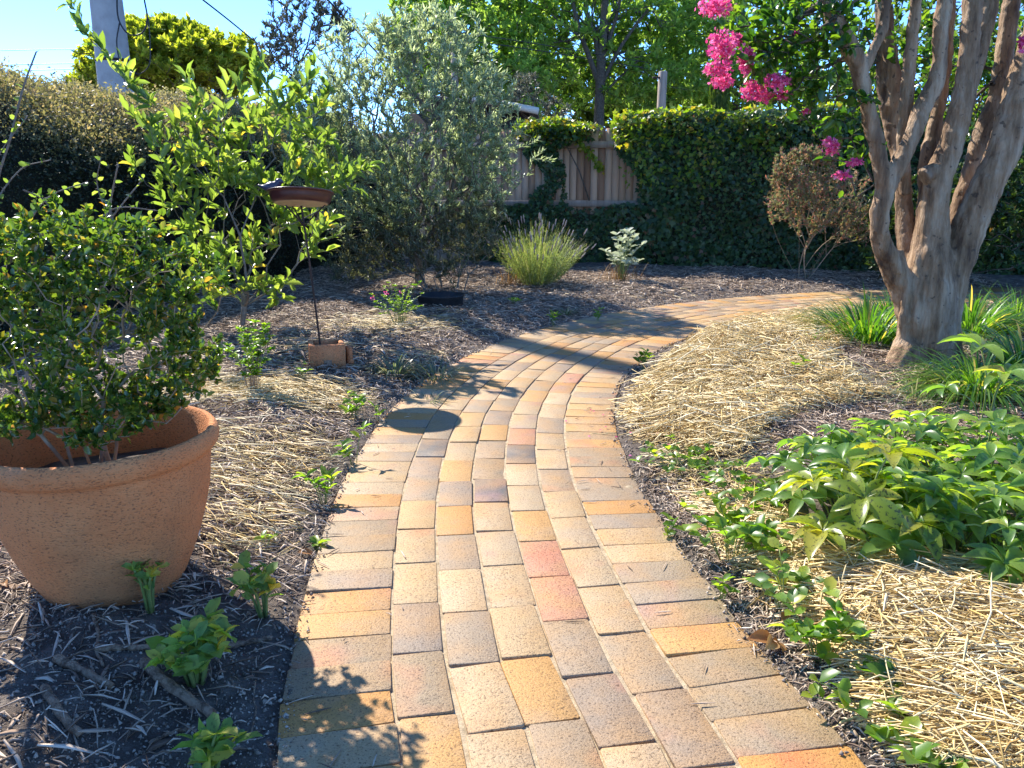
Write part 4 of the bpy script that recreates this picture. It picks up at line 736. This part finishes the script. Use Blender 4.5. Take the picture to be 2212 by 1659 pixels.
bs_ = thing('box_shrub', sh_root, 'bushy box shrub with small glossy leaves growing in the terracotta pot', 'shrub'); att = np.vstack([blobs(r, 1300, Bp), att2]); att = att[att[:, 2] > sh_root[2] + .04]
roots = [sh_root + [math.cos(k * 1.05) * .05 - .02, math.sin(k * 1.05) * .045, -.01] for k in range(6)]; rel = att - sh_root; own = np.argmin(np.stack([np.linalg.norm(rel[:, :2] - 3.2 * (q - sh_root)[:2], axis=1) for q in roots], 1) + r.normal(size=(len(att), 6)) * .05, 1); mb, ml = MB(), MB()
for k, q in enumerate(roots):
    sk = grow(q, att[own == k], .25, .045, 112 + k, .03); branches(mb, sk, .0008, .42); twig_leaves(ml, sk, r, 15, .0185, .011, 'oval', 2, .9, .35, scale=.3, upn=.6)
mb.build('stems', M['tanstem'], bs_, True); ml.build('foliage', M['box'], bs_, True)
# bare rose canes behind
rs = thing('rose_bush', (-1.75, 2.9, .05), 'almost bare thorny rose canes with a few small leaves behind the potted shrub', 'rose'); r = rnd(115); mb, ml = MB(), MB(); base = np.array(rs.location)
for cane, rad in (([(-10, 560), (-6, 400), (22, 300), (50, 190), (78, 112)], .006), ([(20, 560), (-20, 470), (40, 370), (110, 345)], .004), ([(200, 560), (235, 480), (240, 430), (255, 355)], .006), ([(150, 600), (215, 505), (265, 440), (310, 385)], .005), ([(140, 560), (190, 500), (250, 450), (340, 455)], .004), ([(235, 470), (210, 400), (218, 340)], .003), ([(40, 520), (100, 430), (190, 392)], .0035), ([(50, 410), (90, 430), (140, 480)], .003), ([(-60, 500), (-20, 390), (0, 330), (60, 250)], .004)):
    P = np.array([at(u, v, 2.85 + .05 * math.sin(u)) for u, v in cane]); P = np.vstack([base + [P[0, 0] * .3 - base[0] * .3, 0, 0], P]) if rad > .0045 else P
    Q = catmull(P, 26); tube(mb, Q, np.linspace(rad, rad * .45, 26), 6)
    k = r.integers(8, 26, 9); n = 9; tl = Q[k.clip(0, 25)]; leaves(ml, tl, nrm(rand_dirs(r, n) + [0, 0, .2]), rand_dirs(r, n), r.uniform(.016, .032, n), r.uniform(.012, .022, n), 'oval')
    n = 12; k = r.integers(4, 26, n); D = rand_dirs(r, n); sticks(mb, Q[k], Q[k] + D * .012, .0022, .0003)
mb.build('canes', M['greystem'], rs, True); ml.build('leaves', M['bay'], rs, True)

# ------------------------------------------------------------------ bird bath on its clay block
bb_b = gp(690, 782, .08); tblk = thing('clay_block', (bb_b[0] + .04, bb_b[1] + .02, float(hgt(bb_b[0], bb_b[1])) - .01), 'hollow square terracotta block holding the birdbath stand', 'block')
mb = MB(); c = np.array(tblk.location); ang = .28; hh = .155; wd = .2
def rot2(x, y, a): return np.array([x * math.cos(a) - y * math.sin(a), x * math.sin(a) + y * math.cos(a)])
for x, y, sx, sy in ((0, -wd / 2 + .014, wd, .028), (0, wd / 2 - .014, wd, .028), (-wd / 2 + .014, 0, .028, wd - .0575), (wd / 2 - .014, 0, .028, wd - .0575)):
    q = rot2(x, y, ang); box(mb, (c[0] + q[0], c[1] + q[1], c[2] + hh / 2 - .01), (sx, sy, hh), ang, .004)
box(mb, (c[0], c[1], c[2] + .02), (wd - .06, wd - .06, .03), ang, .002); tblk_o = mb.build('body', M['block'], tblk)
mb = MB(); q = rot2(.0, -wd / 2 - .001, ang); box(mb, (c[0] + q[0], c[1] + q[1], c[2] + .035), (.045, .004, .045), ang, .001); mb.build('patch', M['stick'], tblk)
mb = MB(); q = rot2(wd / 2 + .03, .02, ang); box(mb, (c[0] + q[0], c[1] + q[1], c[2] + .055), (.028, .07, .105), ang + .1, .004); box(mb, (c[0] + q[0] + .002, c[1] + q[1], c[2] + .02), (.034, .076, .03), ang + .1, .004)
tag(mb.build('clay_brick', M['block']), 'thin upright piece of clay brick against the terracotta block', 'brick')
dish = at(650, 432, bb_b[1] - .02); bath = thing('bird_bath', (bb_b[0], bb_b[1], c[2] + .06), 'dark glazed birdbath dish with a small bird on a thin metal stand', 'birdbath')
top = dish + np.array([.0, 0, -.03]); base = np.array([bb_b[0] + .015, bb_b[1], c[2] + .05]); mb = MB(); tube(mb, catmull([base, base * .5 + top * .5 + [.004, 0, 0], top], 16), .0058, 8)
mb.build('post', M['iron'], bath, True); j = base * .13 + top * .87
for a in (.1, 2.25, 4.3):
    mb = MB(); e = dish + np.array([math.cos(a) * .13, math.sin(a) * .13, -.028]); tube(mb, catmull([j - [0, 0, .0], j * .45 + e * .55 + [0, 0, .004], e], 8), .0045, 6); mb.build('bracket', M['iron'], bath, True)
mb = MB(); pf = catmull([(0, -.022), (.12, -.022), (.147, -.018), (.162, .0), (.17, .03), (.178, .037), (.18, .044), (.174, .046), (.166, .04), (.155, .005), (.13, -.008), (0, -.012)], 50); lathe(mb, pf, dish, 64); tl = R_(-9.); mb.v[-1] = (mb.v[-1] - dish) @ np.array([[1, 0, 0], [0, math.cos(tl), -math.sin(tl)], [0, math.sin(tl), math.cos(tl)]]).T + dish
m, t, bs, out = newmat('brown_glaze'); geo = nd(t, "ShaderNodeTexCoord"); sx = nd(t, "ShaderNodeSeparateXYZ"); mp_ = nd(t, "ShaderNodeMapping"); mp_.inputs["Location"].default_value = tuple(-(dish - np.array(bath.location))); t.links.new(geo.outputs["Object"], mp_.inputs[0]); rt_ = nd(t, "ShaderNodeVectorRotate", rotation_type="X_AXIS"); rt_.inputs["Angle"].default_value = -tl; t.links.new(mp_.outputs[0], rt_.inputs["Vector"]); t.links.new(rt_.outputs[0], sx.inputs[0])
cc = ramp(t, math_(t, 'ADD', sx.outputs[2], .1), [(0.0, (.62, .44, .28)), (.0785, (.62, .44, .28)), (.081, (.07, .02, .015)), (1, (.05, .016, .015))]); t.links.new(mix(t, .5, cc, mix(t, 1., cc, ramp(t, noise(t, 25), [(.3, (.5, .5, .5)), (.7, (1.3, 1.3, 1.3))]), 'MULTIPLY')), bs.inputs["Base Color"]); bs.inputs["Roughness"].default_value = .3
mb.build('dish', m, bath, True)
mb = MB(); bc = dish + np.array([-.15, -.03, .068])          # ceramic bird perched on the rim: tail to the left, head to the right
P = catmull(np.array([(-.075, .012, .012, .004), (-.045, .006, .002, .012), (-.015, 0, .0, .026), (.012, 0, .004, .029), (.034, 0, .018, .02), (.045, 0, .03, .0185), (.058, 0, .03, .012), (.066, 0, .028, .004), (.078, 0, .026, .0008)]), 40); tube(mb, bc + P[:, :3], P[:, 3], 14); mb.build('bird_figure', M['slate'], bath, True)

# ------------------------------------------------------------------ tub, poles, cables
tub_c = gp(952, 660, .06); tub = thing('black_tub', tub_c, 'shallow round black plastic tub half sunk in the mulch', 'tub'); k = 100 / 2 * np.linalg.norm(tub_c[:2]) / F
mb = MB(); lathe(mb, [(k * .9, -.03), (k * .93, .0), (k, .085), (k * 1.03, .09), (k * 1.03, .1), (k * .98, .1), (k * .9, .02), (0, .015)], tub_c, 48); mb.build('body', M['black'], tub, True)
mb = MB(); lathe(mb, [(0, .045), (k * .5, .047), (k * .93, .042)], tub_c, 40, .0); mb.build('soil_fill', M['soil'], tub)

YPO = 12.9; pole = thing('power_pole', (at(246, 150, YPO)[0], YPO, 0), 'thick pale concrete power pole rising behind the hedge', 'power pole')
mb = MB(); x0 = pole.location[0]; q = np.linspace(0, 1, 16)
lathe(mb, [(.285 - .14 * t, 9.6 * t) for t in q] + [(.0, 9.61)], (x0, YPO, 0), 32, .004, 1.5); mb.build('shaft', M['concrete'], pole, True)
y = YPO - .27
mb = MB(); tube(mb, catmull([at(255, -60, y), at(253, 20, y), at(262, 55, y), at(282, 75, y), at(308, 70, y), at(318, 40, y), at(310, -10, y), at(300, -80, y)], 40), .012, 6)
tube(mb, catmull([at(258, 50, y), at(252, 90, y), at(258, 130, y), at(268, 155, y)], 16), .01, 6); tube(mb, catmull([at(320, 40, y), at(324, 90, y), at(322, 140, y), at(300, 160, y), at(285, 150, y)], 20), .008, 6); mb.build('service_cable', M['black'], pole, True)
for zz in (2.95, 4.05):
    mb = MB(); rr_ = .285 - .14 * zz / 9.6; lathe(mb, [(rr_ - .01, zz - .02), (rr_ + .008, zz - .02), (rr_ + .008, zz + .02), (rr_ - .01, zz + .02)], (x0, YPO, 0), 32); mb.build('steel_band', M['iron'], pole, True)
tp = thing('timber_pole', (at(1429, 200, 13.5)[0], 13.5, 0), 'short weathered timber post standing up behind the ivy', 'post'); tz = at(1431, 154, 13.5)[2]
mb = MB(); tube(mb, [(tp.location[0] - .01, 13.5, 0), (tp.location[0], 13.5, 1.5), (tp.location[0] + .01, 13.5, tz - .01), (tp.location[0] + .01, 13.5, tz)], [.075, .073, .07, .06], 14); mb.build('shaft', M['timber'], tp, True)
mb = MB(); box(mb, (tp.location[0] - .1, 13.46, tz - .1), (.12, .04, .03), .2, .004); mb.build('bracket', M['iron'], tp)
t2 = thing('utility_pole', (at(983, 100, 14.6)[0], 14.6, 0), 'slim grey timber utility pole sticking up from the olive', 'power pole'); tz = at(981, 14, 14.6)[2]
mb = MB(); x0 = t2.location[0]; tube(mb, [(x0, 14.6, 0), (x0, 14.6, 2), (x0 - .03, 14.6, tz)], [.075, .07, .052], 12); mb.build('shaft', M['timber'], t2, True)
mb = MB(); box(mb, (x0 - .03, 14.53, at(983, 70, 14.6)[2]), (.05, .05, .14), 0, .01); mb.build('bracket', M['iron'], t2)
def cable(pts, rad, label):
    mb = MB(); tube(mb, catmull(pts, 40), rad, 5); o = mb.build('overhead_cable', M['black'], None, True); tag(o, label, 'cable', 'overhead cables')
cable([at(400, -30, 10), at(490, 40, 11.5), at(560, 97, 12.8), at(640, 160, 14.4)], .011, 'thick overhead cable slanting down left of the gum tree')
cable([at(575, -20, 11), at(640, 35, 12), at(700, 80, 13.5)], .007, 'thin overhead wire crossing the top of the gum tree')
cable([at(690, -20, 11.5), at(760, 55, 12.6), at(830, 130, 14)], .014, 'heavy overhead cable running down into the olive crown')
for dv, dr, lb in ((0, 0, 'highest of three level wires left of the concrete pole'), (31, -2, 'middle of three level wires left of the concrete pole'), (44, -4, 'lowest of three level wires left of the concrete pole')):
    cable([at(-60, 108 + dv + 3, 30), at(90, 107 + dv, 30), at(235, 107 + dv + dr, 30)], .013, lb)
cable([at(985, 70, 14.5), at(1150, 93, 16), at(1400, 135, 19)], .008, 'upper thin wire from the slim pole across the trees'); cable([at(985, 85, 14.5), at(1150, 107, 16), at(1400, 148, 19)], .008, 'lower thin wire from the slim pole across the trees')

# ------------------------------------------------------------------ strappy clumps
def strappy(u, v, n, L, W, label, mat, seed, spread=.1, droop=.55, lean=(0, 0), name='strap_leaf_clump', h=.06, group='strap-leaved clumps', rise=1.):
    c = gp(u, v, h); c[2] = hgt(c[0], c[1]) - .01; o = thing(name, c, label, 'grass clump', group); r = rnd(seed); a = r.uniform(0, 6.283, n); q = r.uniform(0, 1, n) ** .5
    D = nrm(np.c_[np.cos(a) * q * .9 + lean[0], np.sin(a) * q * .9 + lean[1], rise * np.ones(n)]); mb = MB(); P = c + np.c_[np.cos(a) * q * spread, np.sin(a) * q * spread, np.zeros(n)]
    ribbons(mb, P, D, L * r.uniform(.55, 1.1, n), W * r.uniform(.7, 1.2, n), droop * r.uniform(.6, 1.4, n), 7); mb.build('blades', M[mat], o, True)
    mb = MB(); n = max(8, n // 9); a = r.uniform(0, 6.28, n); D = nrm(np.c_[np.cos(a), np.sin(a), .5 + 0 * a]); ribbons(mb, c + np.c_[np.cos(a), np.sin(a), 0 * a] * spread, D, L * r.uniform(.3, .7, n), W, .75, 5); mb.build('dry_blades', M['drygrass'], o, True)
strappy(1872, 738, 420, .58, .011, 'broad strap-leaved clump left of the crape myrtle trunk', 'strap', 201, .22)
strappy(1930, 700, 260, .55, .011, 'strap-leaved clump tucked close behind the myrtle trunk on the left', 'strap', 202, .2)
strappy(2105, 725, 420, .62, .012, 'tall arching strap-leaved clump right behind the myrtle trunk', 'strap', 203, .2, .6, (.2, 0))
strappy(2195, 700, 240, .55, .011, 'strap-leaved clump at the right picture edge beyond the trunk', 'strap', 207, .2)
strappy(2105, 850, 420, .5, .01, 'shaded strap-leaved clump spilling in front of the myrtle trunk', 'strap', 204, .16, .75, (-.15, -.1))
strappy(2215, 800, 300, .55, .011, 'dark strap-leaved clump at the right beside the tall hellebore', 'strap', 205, .16, .6)
strappy(1975, 865, 60, .3, .006, 'dry thin grassy tuft between straw and hellebores', 'greystrap', 208, .1, .7)
strappy(1755, 755, 60, .2, .008, 'small dark strap-leaved tuft alone in the straw', 'strap', 206, .06, .6)
strappy(852, 790, 110, .28, .008, 'pale grey-green grassy tuft nearest the clay block', 'greystrap', 211, .07, .7)
strappy(945, 790, 130, .3, .007, 'pale grey-green grassy tuft arching toward the path edge', 'greystrap', 212, .09, .7)
strappy(925, 840, 30, .2, .006, 'thin sparse grassy tuft at the left path edge', 'greystrap', 213, .04, .5)
strappy(1222, 668, 50, .22, .008, 'small dark grassy tuft in the far mulch before the path bend', 'greystrap', 214, .05, .6)

# ------------------------------------------------------------------ hellebores
def hellebore(x, y, seed, label, n=7, ht=.175, reach=.19, size=.13, mat='helle', group='hellebores under the crape myrtle', pet=.0035):
    z = float(hgt(x, y)); o = thing('hellebore', (x, y, z), label, 'hellebore', group); r = rnd(seed); c = np.array([x, y, z]); mb, ml = MB(), MB(); a0 = r.uniform(0, 6)
    for k in range(n):
        a = a0 + k * 2.4 + r.normal() * .2; q = reach * math.sqrt((k + .5) / n) * 1.1; h_ = ht * (1.12 - .72 * (k + .5) / n) * r.uniform(.85, 1.15); tip = c + np.array([math.cos(a) * q, math.sin(a) * q, h_])
        tube(mb, catmull([c + np.array([math.cos(a), math.sin(a), 0]) * .02, c * .5 + tip * .5 + np.array([0, 0, .05]) - np.array([math.cos(a), math.sin(a), 0]) * q * .15, tip], 7), np.linspace(pet, pet * .7, 7), 5)
        tilt = .5 * q / reach; up = nrm(np.array([math.cos(a) * tilt, math.sin(a) * tilt, 1]) + r.normal(size=3) * .22); m_ = r.integers(6, 9); b0 = r.uniform(0, 6)
        fan = np.linspace(-2.5, 2.5, m_) + a + r.normal(size=m_) * .1; D = np.c_[np.cos(fan), np.sin(fan), r.uniform(.0, .35, m_)] - up * (np.c_[np.cos(fan), np.sin(fan), 0 * fan] @ up)[:, None] * .8
        s = size * r.uniform(.6, 1.12) * r.uniform(.75, 1.15, m_) * (1 - .25 * np.abs(np.linspace(-1, 1, m_)) ** 2); leaves(ml, np.repeat(tip[None], m_, 0), nrm(D), nrm(up + rand_dirs(r, m_) * .25), s, s * .42, 'long')
    mb.build('stems', M['greenstem'], o, True); ml.build('leaves', M[mat], o, True); return o
spots = [(1930, 960, 'back left corner of the hellebore patch, against the straw'), (2010, 950, 'back of the hellebore patch, below the trunk base'), (2120, 985, 'back right of the hellebore patch, beside shaded strap leaves'), (1785, 1005, 'far left hellebore with grey-green leaves reaching toward the path'), (1850, 1005, 'second hellebore from the patch left end, at its back'), (1900, 1040, 'broad hellebore in the middle of the patch'), (2010, 1040, 'hellebore right of the patch middle, with upright glossy leaves'), (2130, 1060, 'hellebore near the right edge, middle row'), (2215, 1010, 'hellebore cut by the right picture edge, back row'), (1820, 1065, 'hellebore on the left slope of the patch front'), (1960, 1110, 'hellebore at the patch front centre'), (2060, 1130, 'hellebore at the patch front, right of centre'), (2160, 1150, 'hellebore at the front right corner of the patch'), (2230, 1110, 'hellebore cut by the right picture edge, front row')]
for k, (u, v, lb) in enumerate(spots):
    p = gp(u, v + 52, .08); hellebore(p[0], p[1], 300 + k, 'green ' + lb if not lb.startswith(('far', 'second', 'broad', 'hellebore')) else lb, n=13, size=.097)
p = gp(1860, 1165, .08); hellebore(p[0], p[1], 330, 'yellow-green hellebore with black-spotted leaves at the patch front', 8, .24, .17, .13, 'helleyel')
p = gp(2125, 955, .06); hellebore(p[0], p[1], 331, 'tall hellebore with large bright backlit leaves right of the trunk', 4, .4, .16, .15, 'helle')
p = gp(2185, 1190, .06); hellebore(p[0], p[1], 332, 'hellebore with drooping dusty leaves in front, over the straw', 4, .16, .2, .13, 'helle')

# ------------------------------------------------------------------ little plants along the path
WP = [
 (1580, 1190, 'leafy strawberry-like seedling clump beside the right path edge', 'weed', 16, .17, .15, 7, .055, .034, 'oval'),
 (1775, 1405, 'bright green ground-hugging weed clump between path and straw', 'weed', 15, .13, .1, 6, .042, .027, 'oval'),
 (1700, 1300, 'pale-leaved clover sprig at the straw edge above the weed clump', 'helle', 9, .13, .12, 5, .045, .035, 'oval'),
 (1900, 1530, 'low yellowish weed in bare soil near the right front corner', 'weed', 9, .07, .13, 5, .05, .035, 'oval'),
 (1480, 1010, 'low creeping green weed on the right bed below the straw', 'weed', 18, .09, .2, 6, .035, .028, 'oval'),
 (1600, 1080, 'small yellow-green weed among cut stubble left of the hellebores', 'weed', 16, .1, .17, 6, .035, .028, 'oval'),
 (1560, 1270, 'tiny green seedling close to the right path edge by dry leaves', 'weed', 3, .06, .03, 5, .035, .022, 'oval'),
 (1390, 795, 'bright seedling at the right path edge in the tree shadow', 'weed', 6, .13, .07, 5, .055, .022, 'oval'),
 (1630, 880, 'single small seedling poking through the golden straw', 'weed', 2, .08, .02, 5, .04, .02, 'oval'),
 (1722, 840, 'yellow-leaved seedling standing in the straw above the hellebores', 'weed', 2, .16, .03, 5, .06, .025, 'oval'),
 (700, 1070, 'seedling with dark narrow leaves at the left path edge beyond the pot', 'weed', 5, .11, .07, 6, .055, .02, 'oval'),
 (764, 985, 'upright lime green seedling beside the left path edge', 'weed', 4, .15, .05, 5, .055, .024, 'oval'),
 (765, 890, 'pale and green seedling cluster left of the birdbath shadow', 'weed', 6, .12, .08, 5, .055, .024, 'oval'),
 (815, 895, 'small pointed seedling touching the birdbath shadow', 'weed', 2, .1, .02, 4, .045, .02, 'oval'),
 (688, 1155, 'flat little rosette at the left path edge', 'weed', 1, .02, .01, 8, .05, .022, 'oval'),
 (572, 1165, 'tiny yellow seedling by a brown leaf near the pot', 'weed', 2, .05, .03, 4, .03, .018, 'oval'),
 (650, 835, 'yellow-green shoot growing out of the left straw patch', 'weed', 3, .1, .04, 5, .045, .02, 'oval'),
 (1195, 695, 'bright shoot left of the far path bend', 'weed', 4, .12, .04, 6, .05, .02, 'oval'),
 (1292, 685, 'lime shoot right beside the far path bend', 'weed', 4, .12, .04, 6, .05, .02, 'oval'),
 (1110, 665, 'little yellow shoot in the far dark mulch', 'weed', 4, .08, .05, 5, .045, .02, 'oval'),
 (1440, 1135, 'small sprout in the grey soil at the right path edge', 'weed', 3, .09, .03, 4, .035, .022, 'oval'),
 (2010, 1655, 'bright green broad leaf plant at the bottom right picture edge', 'weed', 3, .06, .04, 5, .06, .04, 'oval'),
]
for k, (u, v, lb, mt, ns, h_, sp, per, L, W, shp) in enumerate(WP):
    p = gp(u, v, .03); p[2] = hgt(p[0], p[1]) - .004; plantlet('seedling', p, lb, 'seedling', mt, 400 + k, ns, h_, sp, per, L, W, shp, .0018, 'little plants along the path')
for k, (u, v, lb, ns, h_, sp, per, L, W, lean) in enumerate([(425, 1460, 'large crinkled primrose with yellow-edged leaves in front of the pot', 13, .14, .085, 9, .05, .03, (.01, 0)), (325, 1330, 'primrose stalks leaning on the base of the pot', 5, .15, .05, 7, .04, .024, (0, 0)), (568, 1310, 'spotted primrose on pale stalks between pot and path', 6, .14, .06, 6, .05, .034, (-.01, 0)), (450, 1640, 'shaded wilting primrose at the bottom picture edge', 7, .09, .06, 6, .05, .03, (0, 0))]):
    p = gp(u, v, .03); p[2] = hgt(p[0], p[1]) - .004; plantlet('primrose', p, lb, 'primrose', 'primrose', 450 + k, ns, h_, sp, per, L, W, 'oval', .0045, 'primroses by the pot', lean, face=.9)
p = gp(545, 850, .07); plantlet('herb_plant', p, 'bushy mint-green herb right of the potted shrub', 'herb', 'weed', 461, 34, .36, .13, 22, .03, .016, 'oval', .0015, stemmat='tanstem')
p = gp(862, 700, .07); plantlet('salvia_bush', p, 'small green bush with tiny pink flowers beside the black tub', 'plant', 'weed', 462, 40, .3, .2, 22, .022, .01, 'oval', .0012, stemmat='greenstem')
o = bpy.data.objects['salvia_bush']; r = rnd(463); mb = MB()
for u, v in ((835, 632), (806, 645), (868, 630)):
    c = at(u, v, p[1]); mb = MB(); leaves(mb, c + r.normal(size=(9, 3)) * .01, rand_dirs(r, 9), rand_dirs(r, 9), .014, .01, 'oval'); mb.build('flower', M['petal'], o)

# ------------------------------------------------------------------ sticks, dry leaves, stray straws
def stick(pts, rad, label, mat='stick', lift=0.):
    P = np.array([[*gp(u, v, .04)[:2], 0] for u, v in pts]); P[:, 2] = hgt(P[:, 0], P[:, 1]) + rad * .8 + lift; Q = catmull(P, 24); Q[:, 2] += .002 * np.sin(np.arange(24)); mb = MB(); tube(mb, Q, rad * (1 + .05 * np.sin(np.arange(24) * .9)) * np.linspace(1.05, .8, 24), 12, True, .12, 55.)
    tag(mb.build('fallen_stick', M[mat], None, True), label, 'stick', 'sticks on the mulch')
stick([(312, 1442), (360, 1478), (405, 1503), (458, 1532)], .011, 'thick rough stick lying in front of the large primrose', lift=.012)
stick([(210, 1420), (265, 1415), (330, 1408)], .008, 'pale stick in shade left of the large primrose')
stick([(100, 1510), (120, 1545), (150, 1580), (175, 1590)], .009, 'curved dark stick at the lower left')
stick([(125, 1445), (175, 1462), (240, 1490)], .01, 'flat broken stick left of the thick rough stick')
stick([(490, 1370), (530, 1360), (585, 1350)], .007, 'reddish stick right of the large primrose')
stick([(320, 1580), (370, 1555), (410, 1545)], .004, 'thin brown twig near the bottom primrose')
stick([(540, 1545), (550, 1500), (545, 1480), (550, 1440)], .0022, 'fine pale twig beside the left path edge')
stick([(205, 1350), (215, 1390), (210, 1420), (225, 1450)], .004, 'crooked twig under the pot shadow')
stick([(590, 790), (640, 770), (720, 768)], .006, 'long pale stick in the mulch behind the clay block')
stick([(1580, 1305), (1560, 1330), (1495, 1322)], .0022, 'loose straw stalk lying on the right path edge', 'straw', .006)
stick([(1220, 913), (1270, 916), (1330, 920)], .0025, 'single straw stalk across the path middle', 'straw', .02)
stick([(1795, 1535), (1840, 1520), (1900, 1524)], .003, 'bent straw stalk on bare soil near the right front corner', 'straw', .004)
stick([(2025, 1600), (2045, 1545)], .004, 'thick straw stub standing by the bottom right leaf', 'straw', .02)
r = rnd(520); mb = MB(); q = gp(1900, 800)[:2] + r.normal(size=(46, 2)) * [.5, .5]; q[:14] = gp(1330, 905)[:2] + r.normal(size=(14, 2)) * [.12, .3]; z = np.where(np.abs(side(q[:, 0], q[:, 1])) < HALF, .006, hgt(q[:, 0], q[:, 1]) + .035)
leaves(mb, np.c_[q, z], rand_dirs(r, 46) * [1, 1, .2], nrm(rand_dirs(r, 46) * .5 + [0, 0, 1]), .014, .011, 'oval'); tag(mb.build('fallen_petals', M['petal']), 'scattered pink petals fallen under the crape myrtle and by the path', 'petals', kind='stuff')
for k, (u, v, sz, lb) in enumerate([(1672, 1368, .075, 'large curled tan dry leaf on the right path edge'), (1640, 1265, .06, 'rust brown dry leaf beside the weed seedlings'), (1690, 1330, .05, 'orange-brown dry leaf next to the curled tan leaf'), (1545, 1140, .05, 'reddish dry leaf among the stubble'), (640, 1180, .05, 'dark brown dry leaf by the left path edge'), (15, 1290, .04, 'orange dry leaf left of the pot')]):
    p = gp(u, v, .03); p[2] = hgt(p[0], p[1]) + .012; r = rnd(500 + k); mb = MB(); n = 3 if sz > .06 else 1
    a = r.uniform(0, 6.28); D = nrm(np.c_[np.cos(a + np.arange(n) * .7), np.sin(a + np.arange(n) * .7), r.uniform(.0, .5, n)]); leaves(mb, np.repeat(p[None], n, 0), D, nrm(np.array([0, 0, 1]) + rand_dirs(r, n) * .7), sz * np.linspace(1, .7, n), sz * .5, 'long')
    tag(mb.build('dry_leaf', M['dryleaf'], None, True), lb, 'dry leaf', 'fallen dry leaves')
